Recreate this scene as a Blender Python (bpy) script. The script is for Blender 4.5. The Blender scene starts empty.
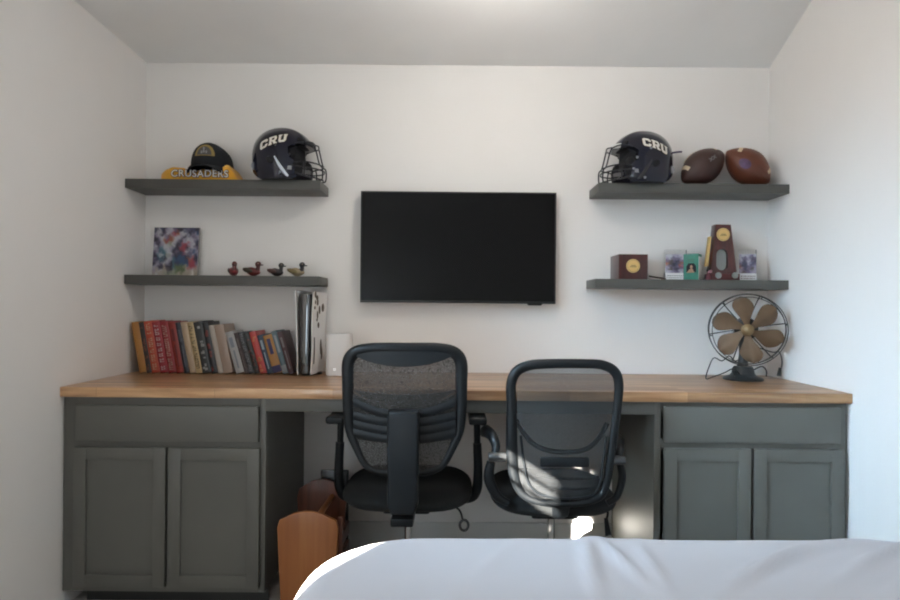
import bpy, bmesh, math, random
from mathutils import Vector, Matrix, noise
random.seed(7)
PI = math.pi
SC = bpy.context.scene
COL = SC.collection
DG = bpy.context.evaluated_depsgraph_get

# ------------------------------------------------------------------ survey: pixel -> metres at a chosen depth
F, CX, CY, CAMY, CAMZ, ROLL = 602.4, 452.0, 307.0, -2.92, 1.17, math.radians(0.50)
def U(px, py, Y):
    dx, dy = px-CX, CY-py
    k = (Y-CAMY)/F
    return ((dx*math.cos(ROLL)-dy*math.sin(ROLL))*k, CAMZ+(dx*math.sin(ROLL)+dy*math.cos(ROLL))*k)

# ------------------------------------------------------------------ materials
def new_mat(name):
    m = bpy.data.materials.new(name); m.use_nodes = True
    nt = m.node_tree; b = nt.nodes['Principled BSDF']
    return m, nt, b
DEEP = .70
LIGHT = {'wall_paint', 'ceiling_paint', 'trim_paint', 'beige_carpet', 'white_plastic', 'white_sheet', 'gold_cloth', 'cream_letter', 'white_strap', 'blocker_white', 'ivory_paint', 'chrome', 'gold_medal'}
def mat(name, col, rough=0.6, metal=0.0, spec=0.5, bump=0, bscale=200, var=0, vscale=8, coat=0, sheen=0):
    if name not in LIGHT: col = tuple(c*DEEP for c in col)
    m, nt, b = new_mat(name)
    b.inputs['Base Color'].default_value = (*col, 1)
    b.inputs['Roughness'].default_value = rough
    b.inputs['Metallic'].default_value = metal
    b.inputs['Specular IOR Level'].default_value = spec
    b.inputs['Coat Weight'].default_value = coat
    b.inputs['Coat Roughness'].default_value = 0.05
    b.inputs['Sheen Weight'].default_value = sheen
    tc = nt.nodes.new('ShaderNodeTexCoord')
    if bump:
        n = nt.nodes.new('ShaderNodeTexNoise'); n.inputs['Scale'].default_value = bscale
        bp = nt.nodes.new('ShaderNodeBump'); bp.inputs['Strength'].default_value = bump; bp.inputs['Distance'].default_value = 0.002
        nt.links.new(tc.outputs['Object'], n.inputs['Vector'])
        nt.links.new(n.outputs['Fac'], bp.inputs['Height']); nt.links.new(bp.outputs['Normal'], b.inputs['Normal'])
    if var:
        n = nt.nodes.new('ShaderNodeTexNoise'); n.inputs['Scale'].default_value = vscale; n.inputs['Detail'].default_value = 5
        r = nt.nodes.new('ShaderNodeValToRGB')
        r.color_ramp.elements[0].position = 0.3; r.color_ramp.elements[1].position = 0.7
        r.color_ramp.elements[0].color = (*[c*(1-var) for c in col], 1)
        r.color_ramp.elements[1].color = (*[min(1, c*(1+var)) for c in col], 1)
        nt.links.new(tc.outputs['Object'], n.inputs['Vector'])
        nt.links.new(n.outputs['Fac'], r.inputs['Fac']); nt.links.new(r.outputs['Color'], b.inputs['Base Color'])
    return m
def wood(name, c0, c1, c2, scale=(1.5, 14, 14), rough=0.4, board=None, coat=0.0):
    """long streaky grain along local X (scale small on the grain axis); board = width of glued staves along Y"""
    m, nt, b = new_mat(name); N = nt.nodes.new; L = nt.links.new
    tc = N('ShaderNodeTexCoord'); mp = N('ShaderNodeMapping'); mp.inputs['Scale'].default_value = scale
    L(tc.outputs['Object'], mp.inputs['Vector'])
    n = N('ShaderNodeTexNoise'); n.inputs['Scale'].default_value = 2.2; n.inputs['Detail'].default_value = 8; n.inputs['Distortion'].default_value = 0.6
    L(mp.outputs['Vector'], n.inputs['Vector'])
    r = N('ShaderNodeValToRGB'); e = r.color_ramp.elements
    c0, c1, c2 = [tuple(v*f for v, f in zip(c, (1.25, 1.18, 1.0))) for c in (c0, c1, c2)]
    e[0].position = .32; e[0].color = (*c0, 1); e[1].position = .7; e[1].color = (*c2, 1)
    x = e.new(.5); x.color = (*c1, 1)
    L(n.outputs['Fac'], r.inputs['Fac'])
    out = r.outputs['Color']
    if board:
        br = N('ShaderNodeTexBrick'); br.offset = 0.37; br.inputs['Scale'].default_value = 1.0
        br.inputs['Brick Width'].default_value = board[0]; br.inputs['Row Height'].default_value = board[1]
        br.inputs['Mortar Size'].default_value = 0.0006; br.inputs['Bias'].default_value = 0
        br.inputs['Color1'].default_value = (.62, .56, .5, 1); br.inputs['Color2'].default_value = (1.15, 1.1, 1.05, 1); br.inputs['Mortar'].default_value = (.5, .45, .4, 1)
        L(tc.outputs['Object'], br.inputs['Vector'])
        mx = N('ShaderNodeMix'); mx.data_type = 'RGBA'; mx.blend_type = 'MULTIPLY'; mx.inputs['Factor'].default_value = 0.85
        L(out, mx.inputs['A']); L(br.outputs['Color'], mx.inputs['B']); out = mx.outputs['Result']
    L(out, b.inputs['Base Color'])
    b.inputs['Roughness'].default_value = rough
    b.inputs['Coat Weight'].default_value = coat; b.inputs['Coat Roughness'].default_value = 0.15
    return m
def mesh_fabric(name, col, open_=0.5):
    m, nt, b = new_mat(name); N = nt.nodes.new; L = nt.links.new
    b.inputs['Base Color'].default_value = (*col, 1); b.inputs['Roughness'].default_value = 0.7
    t = N('ShaderNodeBsdfTransparent'); mx = N('ShaderNodeMixShader')
    tc = N('ShaderNodeTexCoord'); ck = N('ShaderNodeTexVoronoi'); ck.inputs['Scale'].default_value = 260
    mr = N('ShaderNodeMapRange'); mr.inputs['From Min'].default_value = 0.1; mr.inputs['From Max'].default_value = 0.7
    mr.inputs['To Min'].default_value = open_*1.10; mr.inputs['To Max'].default_value = open_*.90
    L(tc.outputs['Object'], ck.inputs['Vector']); L(ck.outputs['Distance'], mr.inputs['Value'])
    L(mr.outputs['Result'], mx.inputs['Fac']); L(b.outputs[0], mx.inputs[1]); L(t.outputs[0], mx.inputs[2])
    L(mx.outputs[0], nt.nodes['Material Output'].inputs['Surface'])
    return m
def print_mat(name, rough=0.4):
    m, nt, b = new_mat(name); a = nt.nodes.new('ShaderNodeAttribute'); a.attribute_name = 'Col'
    nt.links.new(a.outputs['Color'], b.inputs['Base Color']); b.inputs['Roughness'].default_value = rough
    return m
def acrylic(name):
    m, nt, b = new_mat(name)
    b.inputs['Base Color'].default_value = (.95, .96, .97, 1); b.inputs['Transmission Weight'].default_value = 1
    b.inputs['Roughness'].default_value = 0.02; b.inputs['IOR'].default_value = 1.2
    return m

M = {}
M['wall'] = mat('wall_paint', (.87, .845, .82), .85, bump=.12, bscale=90, var=.012, vscale=3)
M['ceil'] = mat('ceiling_paint', (.88, .875, .86), .9, bump=.15, bscale=70, var=.02, vscale=3)
M['trim'] = mat('trim_paint', (.74, .74, .72), .5)
M['carpet'] = mat('beige_carpet', (.56, .53, .49), .95, bump=.8, bscale=400, var=.1, vscale=60)
M['paint'] = mat('grey_cabinet_paint', (.170, .166, .145), .45, bump=.05, bscale=60, var=.05, vscale=5)
M['shelf'] = mat('grey_shelf_paint', (.105, .103, .092), .45, bump=.05, bscale=60, var=.05, vscale=5)
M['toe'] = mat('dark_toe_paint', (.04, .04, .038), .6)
M['desk'] = wood('butcher_block', (.27, .155, .092), (.40, .25, .155), (.54, .37, .245), (1.2, 16, 16), .28, board=(.45, .042), coat=.25)
M['rackwood'] = wood('orange_beech', (.21, .075, .024), (.25, .092, .030), (.29, .115, .040), (12, 12, .8), .4)
M['darkwood'] = wood('dark_red_wood', (.06, .018, .01), (.10, .032, .018), (.15, .05, .03), (12, 12, 1.2), .4)
M['trophywood'] = wood('rosewood', (.026, .004, .004), (.038, .006, .006), (.055, .009, .008), (20, 20, 2), .3, coat=.3)
M['plastic'] = mat('black_plastic', (.009, .011, .013), .42, spec=.3, bump=.1, bscale=500)
M['plastic2'] = mat('charcoal_plastic', (.014, .017, .020), .45, spec=.3, bump=.1, bscale=500)
M['cushion'] = mat('black_seat_fabric', (.010, .012, .013), .9, bump=.4, bscale=700)
M['mesh'] = mesh_fabric('chair_mesh', (.034, .030, .027), .16)
M['mesh2'] = mesh_fabric('chair_mesh_dark', (.022, .024, .026), .36)
M['chrome'] = mat('chrome', (.6, .6, .6), .25, 1)
M['greymetal'] = mat('grey_metal', (.12, .125, .13), .4, .6)
M['black'] = mat('black_gloss', (.01, .01, .012), .25)
M['screen'] = mat('tv_screen', (.005, .005, .0055), .16, spec=.2)
M['bezel'] = mat('tv_bezel', (.008, .008, .009), .35)
M['white'] = mat('white_plastic', (.78, .77, .76), .4)
M['led'] = None
M['navy'] = mat('navy_helmet_shell', (.008, .009, .026), .16, coat=.35, spec=.3)
M['liner'] = mat('helmet_liner', (.006, .006, .008), .85)
M['bars'] = mat('facemask_coating', (.012, .012, .016), .35)
M['cream'] = mat('cream_letter', (.78, .74, .66), .5)
M['tan'] = mat('tan_outline', (.36, .26, .13), .5)
M['silver'] = mat('silver_sticker', (.35, .36, .38), .4)
M['strap'] = mat('white_strap', (.6, .64, .72), .35)
M['gold'] = mat('gold_cloth', (.80, .40, .035), .9, bump=.5, bscale=500, var=.12, vscale=20, sheen=.3)
M['goldpatch'] = mat('gold_thread', (.42, .30, .09), .8, bump=.4, bscale=400)
M['capcloth'] = mat('black_cap_cloth', (.010, .012, .016), .9, bump=.4, bscale=500)
M['leather1'] = mat('dark_brown_leather', (.062, .022, .015), .45, bump=.8, bscale=350, var=.2, vscale=12)
M['leather2'] = mat('red_brown_leather', (.17, .046, .020), .42, bump=.8, bscale=350, var=.2, vscale=12)
M['ivory'] = mat('ivory_paint', (.68, .55, .38), .6)
M['purple'] = mat('purple_stamp', (.11, .05, .13), .5, var=.3, vscale=60)
M['brass'] = mat('aged_brass', (.36, .25, .13), .42, .55, var=.2, vscale=14)
M['blade'] = mat('brown_brass_blade', (.195, .120, .068), .5, .35, var=.15, vscale=18)
M['iron'] = mat('black_iron', (.012, .017, .020), .35)
M['wire'] = mat('dull_wire', (.10, .095, .09), .45, .6)
M['medal'] = mat('gold_medal', (.72, .50, .20), .45, .5, bump=.5, bscale=300)
M['medalink'] = mat('medal_relief', (.42, .28, .10), .5, .3)
M['plate'] = mat('grey_plate', (.34, .36, .34), .35, .3)
M['acrylic'] = acrylic('clear_acrylic')
M['print'] = print_mat('printed_picture')
M['green'] = mat('green_card', (.012, .20, .12), .45, var=.15, vscale=40)
M['skin'] = mat('painted_tan', (.45, .26, .15), .6)
M['pages'] = mat('book_pages', (.62, .56, .46), .8)
M['sheet'] = mat('white_sheet', (.50, .49, .52), .85, bump=.15, bscale=300, sheen=.2)
M['mattress'] = mat('mattress_ticking', (.6, .6, .6), .9)
M['glassmarks'] = mat('dark_olive_marks', (.12, .09, .05), .5)

# ------------------------------------------------------------------ mesh helpers
def obj(name, bm, m, parent=None, smooth=True, angle=35):
    me = bpy.data.meshes.new(name)
    bmesh.ops.recalc_face_normals(bm, faces=bm.faces[:])
    bm.to_mesh(me); bm.free()
    if smooth:
        me.shade_smooth(); me.set_sharp_from_angle(angle=math.radians(angle))
    for mm in (m if isinstance(m, (list, tuple)) else [m]): me.materials.append(mm)
    o = bpy.data.objects.new(name, me); COL.objects.link(o)
    if parent: o.parent = parent
    return o
def tag(o, label, cat, group=None, kind=None):
    o['label'] = label; o['category'] = cat
    if group: o['group'] = group
    if kind: o['kind'] = kind
    return o
def thing(name, label, cat, loc=(0, 0, 0), rz=0, group=None):
    o = bpy.data.objects.new(name, None); COL.objects.link(o)
    o.empty_display_size = .05
    o.location = loc; o.rotation_euler = (0, 0, rz)
    return tag(o, label, cat, group)
def struct(name, bm, m, label=None, smooth=False, parent=None):
    o = obj(name, bm, m, parent, smooth)
    if parent is None:
        o['kind'] = 'structure'
    if label: o['label'] = label
    return o
def B(): return bmesh.new()
def merge(bm, sub):
    me = bpy.data.meshes.new('tmp'); sub.to_mesh(me); sub.free(); bm.from_mesh(me); bpy.data.meshes.remove(me)
def box(bm, lo, hi, bev=0, seg=2, mtx=None):
    s = bmesh.new(); bmesh.ops.create_cube(s, size=1)
    for v in s.verts:
        v.co = Vector([lo[i]+(v.co[i]+.5)*(hi[i]-lo[i]) for i in range(3)])
    if bev: bmesh.ops.bevel(s, geom=s.edges[:], offset=bev, segments=seg, profile=.6, affect='EDGES')
    if mtx: s.transform(mtx)
    merge(bm, s)
def cyl(bm, p0, p1, r0, r1=None, n=20, bev=0):
    if r1 is None: r1 = r0
    p0, p1 = Vector(p0), Vector(p1); d = p1-p0
    s = bmesh.new(); bmesh.ops.create_cone(s, cap_ends=True, segments=n, radius1=r0, radius2=r1, depth=d.length)
    if bev:
        es = [e for e in s.edges if abs(e.verts[0].co.z-e.verts[1].co.z) < 1e-6]
        bmesh.ops.bevel(s, geom=es, offset=bev, segments=2, profile=.5, affect='EDGES')
    s.transform(Matrix.Translation((p0+p1)/2) @ d.to_track_quat('Z', 'Y').to_matrix().to_4x4())
    merge(bm, s)
def ell(bm, c, r, n=24, m=14, mtx=None):
    s = bmesh.new(); bmesh.ops.create_uvsphere(s, u_segments=n, v_segments=m, radius=1)
    s.transform(Matrix.Diagonal((*r, 1)))
    if mtx: s.transform(mtx)
    s.transform(Matrix.Translation(c)); merge(bm, s)
def catmull(pts, sub=6, closed=False):
    P = [Vector(p) for p in pts]; n = len(P); out = []
    rng = n if closed else n-1
    for i in range(rng):
        a = P[(i-1) % n] if closed or i else P[0]; b = P[i]; c = P[(i+1) % n]
        d = P[(i+2) % n] if closed or i+2 < n else P[-1]
        for k in range(sub):
            t = k/sub
            out.append(.5*((2*b)+(c-a)*t+(2*a-5*b+4*c-d)*t*t+(3*b-a-3*c+d)*t**3))
    if not closed: out.append(P[-1])
    return out
def tube(bm, pts, r, n=10, closed=False, sub=6, flat=1.0, up=None):
    """round (or flattened: flat = thickness along 'up'/width) tube; r may be a list per control point"""
    rs = r if isinstance(r, (list, tuple)) else [r]*len(pts)
    P = catmull([(*p, rr) if False else p for p, rr in zip(pts, rs)], sub, closed)
    R = [v.x for v in catmull([(q, 0, 0) for q in rs], sub, closed)]
    m = len(P); rings = []
    nrm = None
    for i in range(m):
        a = P[i-1] if (i or closed) else P[0]; c = P[(i+1) % m] if (i < m-1 or closed) else P[-1]
        t = (c-a).normalized()
        if up is not None:
            u = Vector(up); s_ = t.cross(u).normalized(); u2 = s_.cross(t).normalized()
        else:
            if nrm is None:
                nrm = t.orthogonal().normalized()
            nrm = (nrm - t*nrm.dot(t)).normalized(); u2 = nrm; s_ = t.cross(u2)
        ring = []
        for k in range(n):
            an = 2*PI*k/n + (PI/4 if n == 4 else 0)
            ring.append(bm.verts.new(P[i]+s_*math.cos(an)*R[i]+u2*math.sin(an)*R[i]*flat))
        rings.append(ring)
    for i in range(m if closed else m-1):
        A, Bq = rings[i], rings[(i+1) % m]
        if closed and i == m-1:
            best = min(range(n), key=lambda o_: (A[0].co-Bq[o_].co).length)
            Bq = [Bq[(k+best) % n] for k in range(n)]
        for k in range(n):
            bm.faces.new((A[k], A[(k+1) % n], Bq[(k+1) % n], Bq[k]))
    if not closed:
        bm.faces.new(rings[0][::-1]); bm.faces.new(rings[-1])
def lathe(bm, prof, n=32, mtx=None):
    s = bmesh.new(); rings = []
    for r, z in prof:
        if r < 1e-6: rings.append([s.verts.new((0, 0, z))])
        else: rings.append([s.verts.new((r*math.cos(2*PI*k/n), r*math.sin(2*PI*k/n), z)) for k in range(n)])
    for A, Bq in zip(rings, rings[1:]):
        for k in range(n):
            k2 = (k+1) % n
            if len(A) == 1 and len(Bq) == 1: continue
            if len(A) == 1: s.faces.new((A[0], Bq[k], Bq[k2]))
            elif len(Bq) == 1: s.faces.new((A[k], A[k2], Bq[0]))
            else: s.faces.new((A[k], A[k2], Bq[k2], Bq[k]))
    if mtx: s.transform(mtx)
    merge(bm, s)
def prism(bm, poly, y0, y1, bev=0, mtx=None, seg=2):
    """polygon in XZ extruded along Y"""
    s = bmesh.new()
    a = [s.verts.new((x, y0, z)) for x, z in poly]; f = s.faces.new(a)
    r = bmesh.ops.extrude_face_region(s, geom=[f])
    bmesh.ops.translate(s, verts=[v for v in r['geom'] if isinstance(v, bmesh.types.BMVert)], vec=(0, y1-y0, 0))
    bmesh.ops.recalc_face_normals(s, faces=s.faces[:])
    if bev:
        es = [e for e in s.edges if abs(e.verts[0].co.y-e.verts[1].co.y) < 1e-7]
        bmesh.ops.bevel(s, geom=es, offset=bev, segments=seg, profile=.5, affect='EDGES')
    if mtx: s.transform(mtx)
    merge(bm, s)
def sheet(bm, fn, nu, nv, thick=0):
    """grid surface fn(u,v)->Vector, optional thickness along its normal"""
    s = bmesh.new()
    g = [[s.verts.new(fn(i/nu, j/nv)) for j in range(nv+1)] for i in range(nu+1)]
    for i in range(nu):
        for j in range(nv):
            s.faces.new((g[i][j], g[i+1][j], g[i+1][j+1], g[i][j+1]))
    if thick:
        s.normal_update()
        bmesh.ops.solidify(s, geom=s.faces[:], thickness=thick)
    merge(bm, s)
def text_bm(body, size, extr=0.0006, bold=0.0, spacing=1.0):
    c = bpy.data.curves.new('t', 'FONT'); c.body = body; c.size = size; c.extrude = extr; c.offset = bold
    c.align_x = 'CENTER'; c.align_y = 'CENTER'; c.space_character = spacing
    o = bpy.data.objects.new('t', c); COL.objects.link(o); bpy.context.view_layer.update()
    me = bpy.data.meshes.new_from_object(o.evaluated_get(DG()))
    s = bmesh.new(); s.from_mesh(me)
    bpy.data.objects.remove(o); bpy.data.curves.remove(c); bpy.data.meshes.remove(me)
    return s
def to_xz(x, y, z):
    """text plane -> upright, facing the camera (-Y)"""
    return Matrix.Translation((x, y, z)) @ Matrix.Rotation(PI/2, 4, 'X')
def rrect(x0, x1, z0, z1, r, n=6):
    out = []
    for cx, cz, a0 in ((x1-r, z1-r, 0), (x0+r, z1-r, 90), (x0+r, z0+r, 180), (x1-r, z0+r, 270)):
        for k in range(n+1):
            a = math.radians(a0+90*k/n); out.append((cx+r*math.cos(a), cz+r*math.sin(a)))
    return out
def bool_cut(o, cutter_bm):
    me = bpy.data.meshes.new('cut'); bmesh.ops.recalc_face_normals(cutter_bm, faces=cutter_bm.faces[:]); cutter_bm.to_mesh(me); cutter_bm.free()
    c = bpy.data.objects.new('cut', me); COL.objects.link(c)
    c.matrix_world = o.matrix_world
    md = o.modifiers.new('b', 'BOOLEAN'); md.operation = 'DIFFERENCE'; md.object = c; md.solver = 'EXACT'
    bpy.context.view_layer.update()
    nm = bpy.data.meshes.new_from_object(o.evaluated_get(DG()))
    o.modifiers.clear(); old = o.data; o.data = nm; nm.name = old.name; bpy.data.meshes.remove(old)
    bpy.data.objects.remove(c); bpy.data.meshes.remove(me)
    nm.shade_smooth(); nm.set_sharp_from_angle(angle=math.radians(40))

# ------------------------------------------------------------------ room
XL, XR, YR, ZT = -1.490, 1.528, -4.35, 2.95
bm = B(); box(bm, (XL-.1, YR-.1, -.1), (XR+.1, .1, 0)); struct('floor', bm, M['carpet'])
bm = B(); box(bm, (XL-.1, 0, 0), (XR+.1, .1, ZT)); struct('wall_back', bm, M['wall'])
bm = B(); box(bm, (XR, YR, 0), (XR+.1, 0, ZT)); struct('wall_right', bm, M['wall'])
bm = B(); box(bm, (XL-.1, YR-.1, 0), (XR+.1, YR, ZT)); struct('wall_rear', bm, M['wall'])
# left wall with two windows and two added sun slots (all behind the left picture edge)
W1 = (-2.95, -1.55, .70, 2.24)
W2 = (-4.20, -3.40, .60, 1.25)
SUN_SLOT_LOW = (-4.03, -3.70, 1.29, 1.485)  # slot shaped to drop sun on the bed corner and low back wall
SUN_SLOT_HIGH = (-4.23, -3.70, 1.50, 1.72)  # slot shaped to drop sun on the right-hand chair
def wall_cells(bm, x0, x1, y0, y1, z0, z1, holes):
    ys = sorted({y0, y1, *[h[0] for h in holes], *[h[1] for h in holes]})
    zs = sorted({z0, z1, *[h[2] for h in holes], *[h[3] for h in holes]})
    for a, b in zip(ys, ys[1:]):
        for c, d in zip(zs, zs[1:]):
            my, mz = (a+b)/2, (c+d)/2
            if any(h[0] < my < h[1] and h[2] < mz < h[3] for h in holes): continue
            box(bm, (x0, a, c), (x1, b, d))
bm = B(); wall_cells(bm, XL-.1, XL, YR, 0, 0, ZT, [W1, W2, SUN_SLOT_LOW, SUN_SLOT_HIGH]); struct('wall_left', bm, M['wall'])
def window(n, w, bars):
    bm = B(); x0, x1 = XL-.08, XL-.04; t = .02 if n < 3 else .006
    box(bm, (x0, w[0], w[2]), (x1, w[0]+t, w[3])); box(bm, (x0, w[1]-t, w[2]), (x1, w[1], w[3]))
    box(bm, (x0, w[0]+t, w[2]), (x1, w[1]-t, w[2]+t)); box(bm, (x0, w[0]+t, w[3]-t), (x1, w[1]-t, w[3]))
    for k in range(bars):
        z = w[2]+(k+1)*(w[3]-w[2])/(bars+1)
        box(bm, (x0+.01, w[0]+t, z-.006), (x1-.01, w[1]-t, z+.006)) if n < 3 else box(bm, (x0+.01, w[0]+t, z-.014), (x1-.01, w[1]-t, z+.014))
    o = struct('window_%d' % n, bm, M['trim'])  # also names the frames of the added sun slots
bm = B(); box(bm, (XL-.096, W1[0]+.001, W1[2]+.001), (XL-.09, W1[1]-.001, W1[3]-.001)); tag(obj('sun_blocker', bm, mat('blocker_white', (.7, .7, .68), .9)), 'unseen panel added in the wide side window to block the sun', 'sun blocker')  # unseen panel added to keep direct sun out of this opening
bm = B(); box(bm, (XL-.096, W2[0]+.001, W2[2]+.001), (XL-.09, W2[1]-.001, W2[3]-.001)); tag(obj('sun_blocker', bm, mat('blocker_white', (.7, .7, .68), .9)), 'unseen panel added in the rearmost low side window to block the sun', 'sun blocker')  # second unseen panel, added to stop the sun here too
window(1, W1, 1); window(2, W2, 1); window(3, SUN_SLOT_LOW, 0); window(4, SUN_SLOT_HIGH, 3)  # upper sun slot gets bars added to stripe its patch
# ceiling: level along the back wall, lifting towards the room, more on the right
bm = B()
def ceilf(u, v):
    x = XL-.02+(XR-XL+.04)*u; k = (x-XL)/(XR-XL)
    t = v*.75
    return Vector((x, -t, 2.341+t*(.03+.42*k*k)))
sheet(bm, ceilf, 24, 10)
def ceil2(u, v):
    x = XL-.02+(XR-XL+.04)*u; k = (x-XL)/(XR-XL)
    z0 = 2.341+.75*(.03+.42*k*k)
    return Vector((x, -.75-(abs(YR)-.75)*v, z0+(2.60-z0)*min(1, v*0.6)*k))
sheet(bm, ceil2, 24, 10); bmesh.ops.remove_doubles(bm, verts=bm.verts[:], dist=.0005)
struct('ceiling', bm, M['ceil'], smooth=True)
bm = B(); box(bm, (-.70, -.014, 0), (.78, -.001, .13), .003); struct('baseboard_back', bm, M['trim'])
bm = B(); box(bm, (XL+.001, YR+.02, 0), (XL+.014, -1.3, .13), .003); struct('baseboard_left', bm, M['trim'])
bm = B(); box(bm, (XR-.014, YR+.02, 0), (XR-.001, -.62, .13), .003); struct('baseboard_right', bm, M['trim'])

# ------------------------------------------------------------------ desk and cabinets
ZD = .853
DF = -.629
bm = B(); box(bm, (XL+.001, DF, ZD-.038), (XR-.001, -.001, ZD), .003)
tag(obj('desktop', bm, M['desk']), 'long wooden butcher block worktop running wall to wall across both cabinets', 'desktop')
bm = B(); box(bm, (-.711, -.605, ZD-.038-.052), (.782, -.58, ZD-.0385), .001)
tag(obj('apron_rail', bm, M['paint']), 'grey painted rail under the worktop front between the two cabinets', 'rail')

def shaker(x0, x1, z0, z1, yf, parent, rail=.047):
    t = .019
    bm = B()
    box(bm, (x0, yf, z0), (x0+rail, yf+t, z1), .0022); box(bm, (x1-rail, yf, z0), (x1, yf+t, z1), .0022)
    box(bm, (x0+rail-.001, yf+.0004, z0), (x1-rail+.001, yf+t, z0+rail), .0022); box(bm, (x0+rail-.001, yf+.0004, z1-rail), (x1-rail+.001, yf+t, z1), .0022)
    # sloped inner moulding and recessed panel
    prism(bm, [(x0+rail-.002, z0+rail-.002), (x1-rail+.002, z0+rail-.002), (x1-rail+.002, z1-rail+.002), (x0+rail-.002, z1-rail+.002)], yf+.010, yf+.016)
    return obj('door', bm, M['paint'], parent)
def cabinet(label, x0, x1, d):
    """x0..x1 carcass; d = dict of front edges"""
    t = thing('base_cabinet', label, 'cabinet', (0, 0, 0))
    t.location = ((x0+x1)/2, -.3, 0); cx = (x0+x1)/2
    def loc(o): o.location = (-cx, .3, 0); return o
    zb = .066; ztop = ZD-.0385; yf = -.604
    bm = B()
    box(bm, (x0, yf+.02, zb), (x0+.018, -.002, ztop)); box(bm, (x1-.018, yf+.02, zb), (x1, -.002, ztop))
    box(bm, (x0+.018, yf+.02, zb), (x1-.018, -.002, zb+.018)); box(bm, (x0+.018, -.012, zb+.018), (x1-.018, -.002, ztop))
    loc(obj('carcass', bm, M['paint'], t))
    bm = B()   # face frame
    fl, fr = d['stile']
    box(bm, (x0, yf, zb), (x0+fl, yf+.02, ztop), .001); box(bm, (x1-fr, yf, zb), (x1, yf+.02, ztop), .001)
    box(bm, (x0+fl, yf, ztop-.04), (x1-fr, yf+.02, ztop)); box(bm, (x0+fl, yf, d['dz0']-.03), (x1-fr, yf+.02, d['dz0']+.012))
    box(bm, (x0+fl, yf, zb), (x1-fr, yf+.02, zb+.035))
    xm = (d['door'][1]+d['door'][2])/2
    box(bm, (xm-.02, yf, zb+.035), (xm+.02, yf+.02, d['dz0']-.03))
    loc(obj('face_frame', bm, M['paint'], t))
    bm = B(); box(bm, (d['drawer'][0], yf-.019, d['dz0']), (d['drawer'][1], yf-.0005, d['dz1']), .004)
    loc(obj('drawer', bm, M['paint'], t))
    for a, b in ((d['door'][0], d['door'][1]), (d['door'][2], d['door'][3])):
        loc(shaker(a, b, d['oz0'], d['oz1'], yf-.0195, t))
    bm = B(); box(bm, (x0+(.055 if x0 < 0 else .005), -.54, .001), (x1-.005, -.525, zb-.0005)); loc(obj('toe_kick', bm, M['toe'], t))
    return t
YFd = -.623
def fx(px): return U(px, 480, YFd)[0]
def fz(px, py): return U(px, py, YFd)[1]
cabinet('grey painted left base cabinet with one wide drawer over two panelled doors', -1.488, -.711, dict(
    stile=(.050, .025), drawer=(fx(74.5), fx(257.5)), dz0=fz(166, 441.5), dz1=fz(166, 406),
    door=(fx(73), fx(165), fx(168), fx(259)), oz0=fz(166, 588), oz1=fz(166, 448)))
cabinet('grey painted right base cabinet whose doors run down behind the bed', .782, 1.520, dict(
    stile=(.025, .034), drawer=(fx(664), fx(841)), dz0=fz(752, 443.5), dz1=fz(752, 407.5),
    door=(fx(664.5), fx(751), fx(754.5), fx(844)), oz0=fz(166, 588), oz1=fz(752, 449.5)))

# ------------------------------------------------------------------ floating shelves
ZS1, ZS2, TS, SY = 1.740, 1.304, .042, -.187
def shelf(x0, x1, zt, lab):
    bm = B(); box(bm, (x0, SY, zt-TS), (x1, -.001, zt), .002)
    tag(obj('floating_shelf', bm, M['shelf']), lab, 'shelf', 'four grey floating shelves')
shelf(XL+.001, -.603, ZS1, 'upper left grey floating shelf carrying a cap and a helmet')
shelf(XL+.001, -.602, ZS2, 'lower left grey floating shelf carrying small ducks and a picture')
shelf(.660, XR-.001, ZS1, 'upper right grey floating shelf carrying a helmet and two footballs')
shelf(.649, XR-.001, ZS2, 'lower right grey floating shelf carrying a trophy and a wooden box')

# ------------------------------------------------------------------ television
x0, zt_ = U(361, 191, -.065); x1, zb_ = U(555.5, 304, -.065)
t = thing('television', 'black flat wall mounted television, switched off', 'television', ((x0+x1)/2, 0, zb_))
hw = (x1-x0)/2; hh = zt_-zb_
bm = B(); box(bm, (-hw, -.060, 0), (hw, -.028, hh), .003); box(bm, (-hw+.12, -.03, .05), (hw-.12, -.018, hh-.12), .006); obj('housing', bm, M['bezel'], t)
bm = B()
b_ = .006
box(bm, (-hw, -.066, 0), (hw, -.0595, b_*1.8), .001); box(bm, (-hw, -.066, hh-b_), (hw, -.0595, hh), .001)
box(bm, (-hw, -.066, b_*1.8), (-hw+b_, -.0595, hh-b_), .001); box(bm, (hw-b_, -.066, b_*1.8), (hw, -.0595, hh-b_), .001); obj('bezel', bm, M['bezel'], t)
bm = B(); box(bm, (-hw+b_, -.0635, b_*1.8), (hw-b_, -.0602, hh-b_)); obj('screen', bm, M['screen'], t)
bm = B(); box(bm, (-.15, -.018, .15), (.15, -.001, .40), .002); obj('wall_bracket', bm, M['bezel'], t)
bm = B(); prism(bm, [(hw-.135, .001), (hw-.06, .001), (hw-.068, -.008), (hw-.127, -.008)], -.062, -.05, .001); obj('sensor', bm, M['bezel'], t)

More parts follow.
